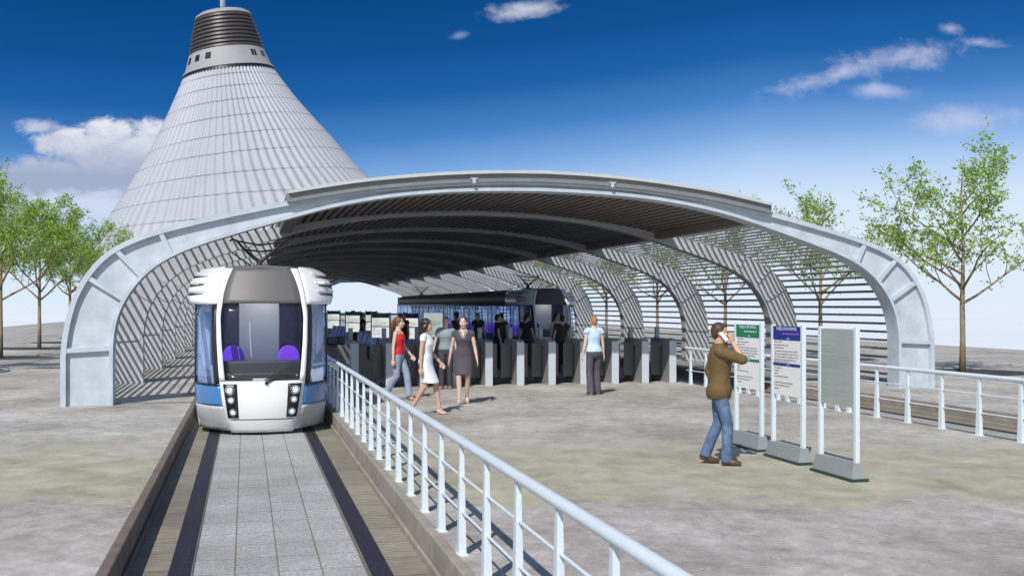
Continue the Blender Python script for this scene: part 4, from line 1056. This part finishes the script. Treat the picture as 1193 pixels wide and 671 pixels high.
# man on the phone
man, J = make_person('man in brown jacket and blue jeans talking on a white phone beside the green sign', M['skin'], HB, 'short', 'm',
    {'R':(-.08,-.08,0,0), 'L':(.08,.17,0,.05)},
    {'R':((-.085,-.155,1.475),(-.35,-.9,-.75),(.02,.28,.95),(.6,.5,0)), 'L':((.23,.02,.90),(.3,.5,0),(0,-.15,-1))},
    [('jacket', c_('olive_brown_jacket', (.14,.09,.032), .85, .15, 7)), ('trousers', JEAN, .012)], mat('brown_shoe_leather', (.09,.045,.02), .5, var=.25, vscale=12), (5.50,11.75,0), (.93,-.36), .985, head_yaw=0)
ph = MB(); ph.box(-.024,.024,-.007,.007,-.062,.062); po = obj('mobile_phone', ph, M['lens'], None, bevel=.005)
tag(po, 'white mobile phone held to the ear of the man in the brown jacket', 'phone')
rm = man.matrix_basis if False else Matrix.Translation(man.location) @ Matrix.Rotation(man.rotation_euler[2], 4, 'Z') @ Matrix.Scale(.985, 4)
po.matrix_world = rm @ (Matrix.Translation((-.094,-.045,1.555)) @ Matrix.Rotation(R(-38), 4, 'X') @ Matrix.Rotation(R(80), 4, 'Z'))
# women and the person in the vest
wr_walk = {'R':((-.235,.03,.83),(-.2,.6,0),None,(1,0,0)), 'L':((.21,-.20,.90),(.2,.6,-.2),None,(-1,0,0))}
red, _ = make_person('woman in red vest top and pale blue jeans walking towards the white dress woman', M['skinpale'], HR, 'ponytail', 'f', {'R':(-.06,.25,0,.05), 'L':(.07,-.20,0,0)}, wr_walk,
    [('tank', c_('red_cotton', (.66,.02,.025))), ('trousers', JLIGHT, .018)], mat('tan_sandal', (.42,.27,.19), .5), (2.98,21.3,0), (.88,-.48), .99, head_yaw=8, heels=True)
white, _ = make_person('woman in a short white dress and heels walking to the right', M['skin'], HBL, 'long', 'f', {'R':(-.05,.22,0,.04), 'L':(.06,-.22,0,0)}, wr_walk,
    [('dress', c_('white_cotton', (.78,.80,.83)), .56)], mat('nude_shoe', (.62,.47,.42), .4), (3.06,18.4,0), (.90,-.44), .99, head_yaw=5, heels=True)
dark, _ = make_person('woman in dark grey knee length dress walking towards the camera', M['skinpale'], HB, 'updo', 'f', {'R':(-.07,-.14,0,0), 'L':(.07,.12,0,.03)},
    {'R':((-.27,.06,.84),(-.2,.6,0),None,(1,0,0)), 'L':((.27,-.03,.84),(.2,.6,0),None,(-1,0,0))},
    [('dress', c_('charcoal_dress', (.075,.062,.078)), .57), ('collar', c_('mauve_collar', (.30,.27,.31)))], mat('nude_shoe', (.50,.34,.27), .4), (4.08,20.2,0), (-.22,-.98), 1.0, head_yaw=-12, heels=True)
grey, _ = make_person('woman in grey t-shirt and dark trousers standing in shade behind the dark dress woman', M['skinpale'], HR, 'crop', 'f', {'R':(-.09,-.03,0,0), 'L':(.09,.04,0,0)},
    {'R':((-.30,-.05,.86),(-.3,.6,0),None,(1,0,0)), 'L':((.27,0,.84),(.2,.6,0),None,(-1,0,0))},
    [('tee', c_('grey_cotton', (.25,.30,.33))), ('trousers', c_('dark_trousers', (.05,.048,.06)), .004)], mat('dark_shoe', (.30,.2,.16), .5), (4.42,23.9,0), (-.25,-.97), .97)
vest, _ = make_person('person with ginger hair in pale blue vest and dark trousers seen from behind', M['skinpale'], HO, 'crop', 'f', {'R':(-.11,-.05,0,0), 'L':(.10,.06,0,0)},
    {'R':((-.26,-.06,.84),(-.2,.6,0),None,(1,0,0)), 'L':((.25,-.02,.84),(.2,.6,0),None,(-1,0,0))},
    [('tee', c_('pale_blue_cotton', (.50,.65,.78)), .16), ('trousers', c_('plum_grey_trousers', (.085,.075,.095)), .026)], mat('tan_shoe', (.35,.24,.14), .5), (7.2,21.6,0), (-.10,1), .99)
# people waiting in the shade of the canopy
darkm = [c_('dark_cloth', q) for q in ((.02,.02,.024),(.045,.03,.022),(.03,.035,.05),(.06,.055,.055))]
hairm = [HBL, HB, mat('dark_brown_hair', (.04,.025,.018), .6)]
rp_ = random.Random(3)
spots = [(7.2,30.5),(7.7,32.2),(8.3,31.4),(6.6,33.8),(8.9,33.5),(9.4,31.8),(7.9,36.5),(5.0,34.5),(4.4,41.5),(4.7,48),(5.3,55),(8.6,28.6)]
src = [dark, grey, red, vest]
for i, (x, y) in enumerate(spots):
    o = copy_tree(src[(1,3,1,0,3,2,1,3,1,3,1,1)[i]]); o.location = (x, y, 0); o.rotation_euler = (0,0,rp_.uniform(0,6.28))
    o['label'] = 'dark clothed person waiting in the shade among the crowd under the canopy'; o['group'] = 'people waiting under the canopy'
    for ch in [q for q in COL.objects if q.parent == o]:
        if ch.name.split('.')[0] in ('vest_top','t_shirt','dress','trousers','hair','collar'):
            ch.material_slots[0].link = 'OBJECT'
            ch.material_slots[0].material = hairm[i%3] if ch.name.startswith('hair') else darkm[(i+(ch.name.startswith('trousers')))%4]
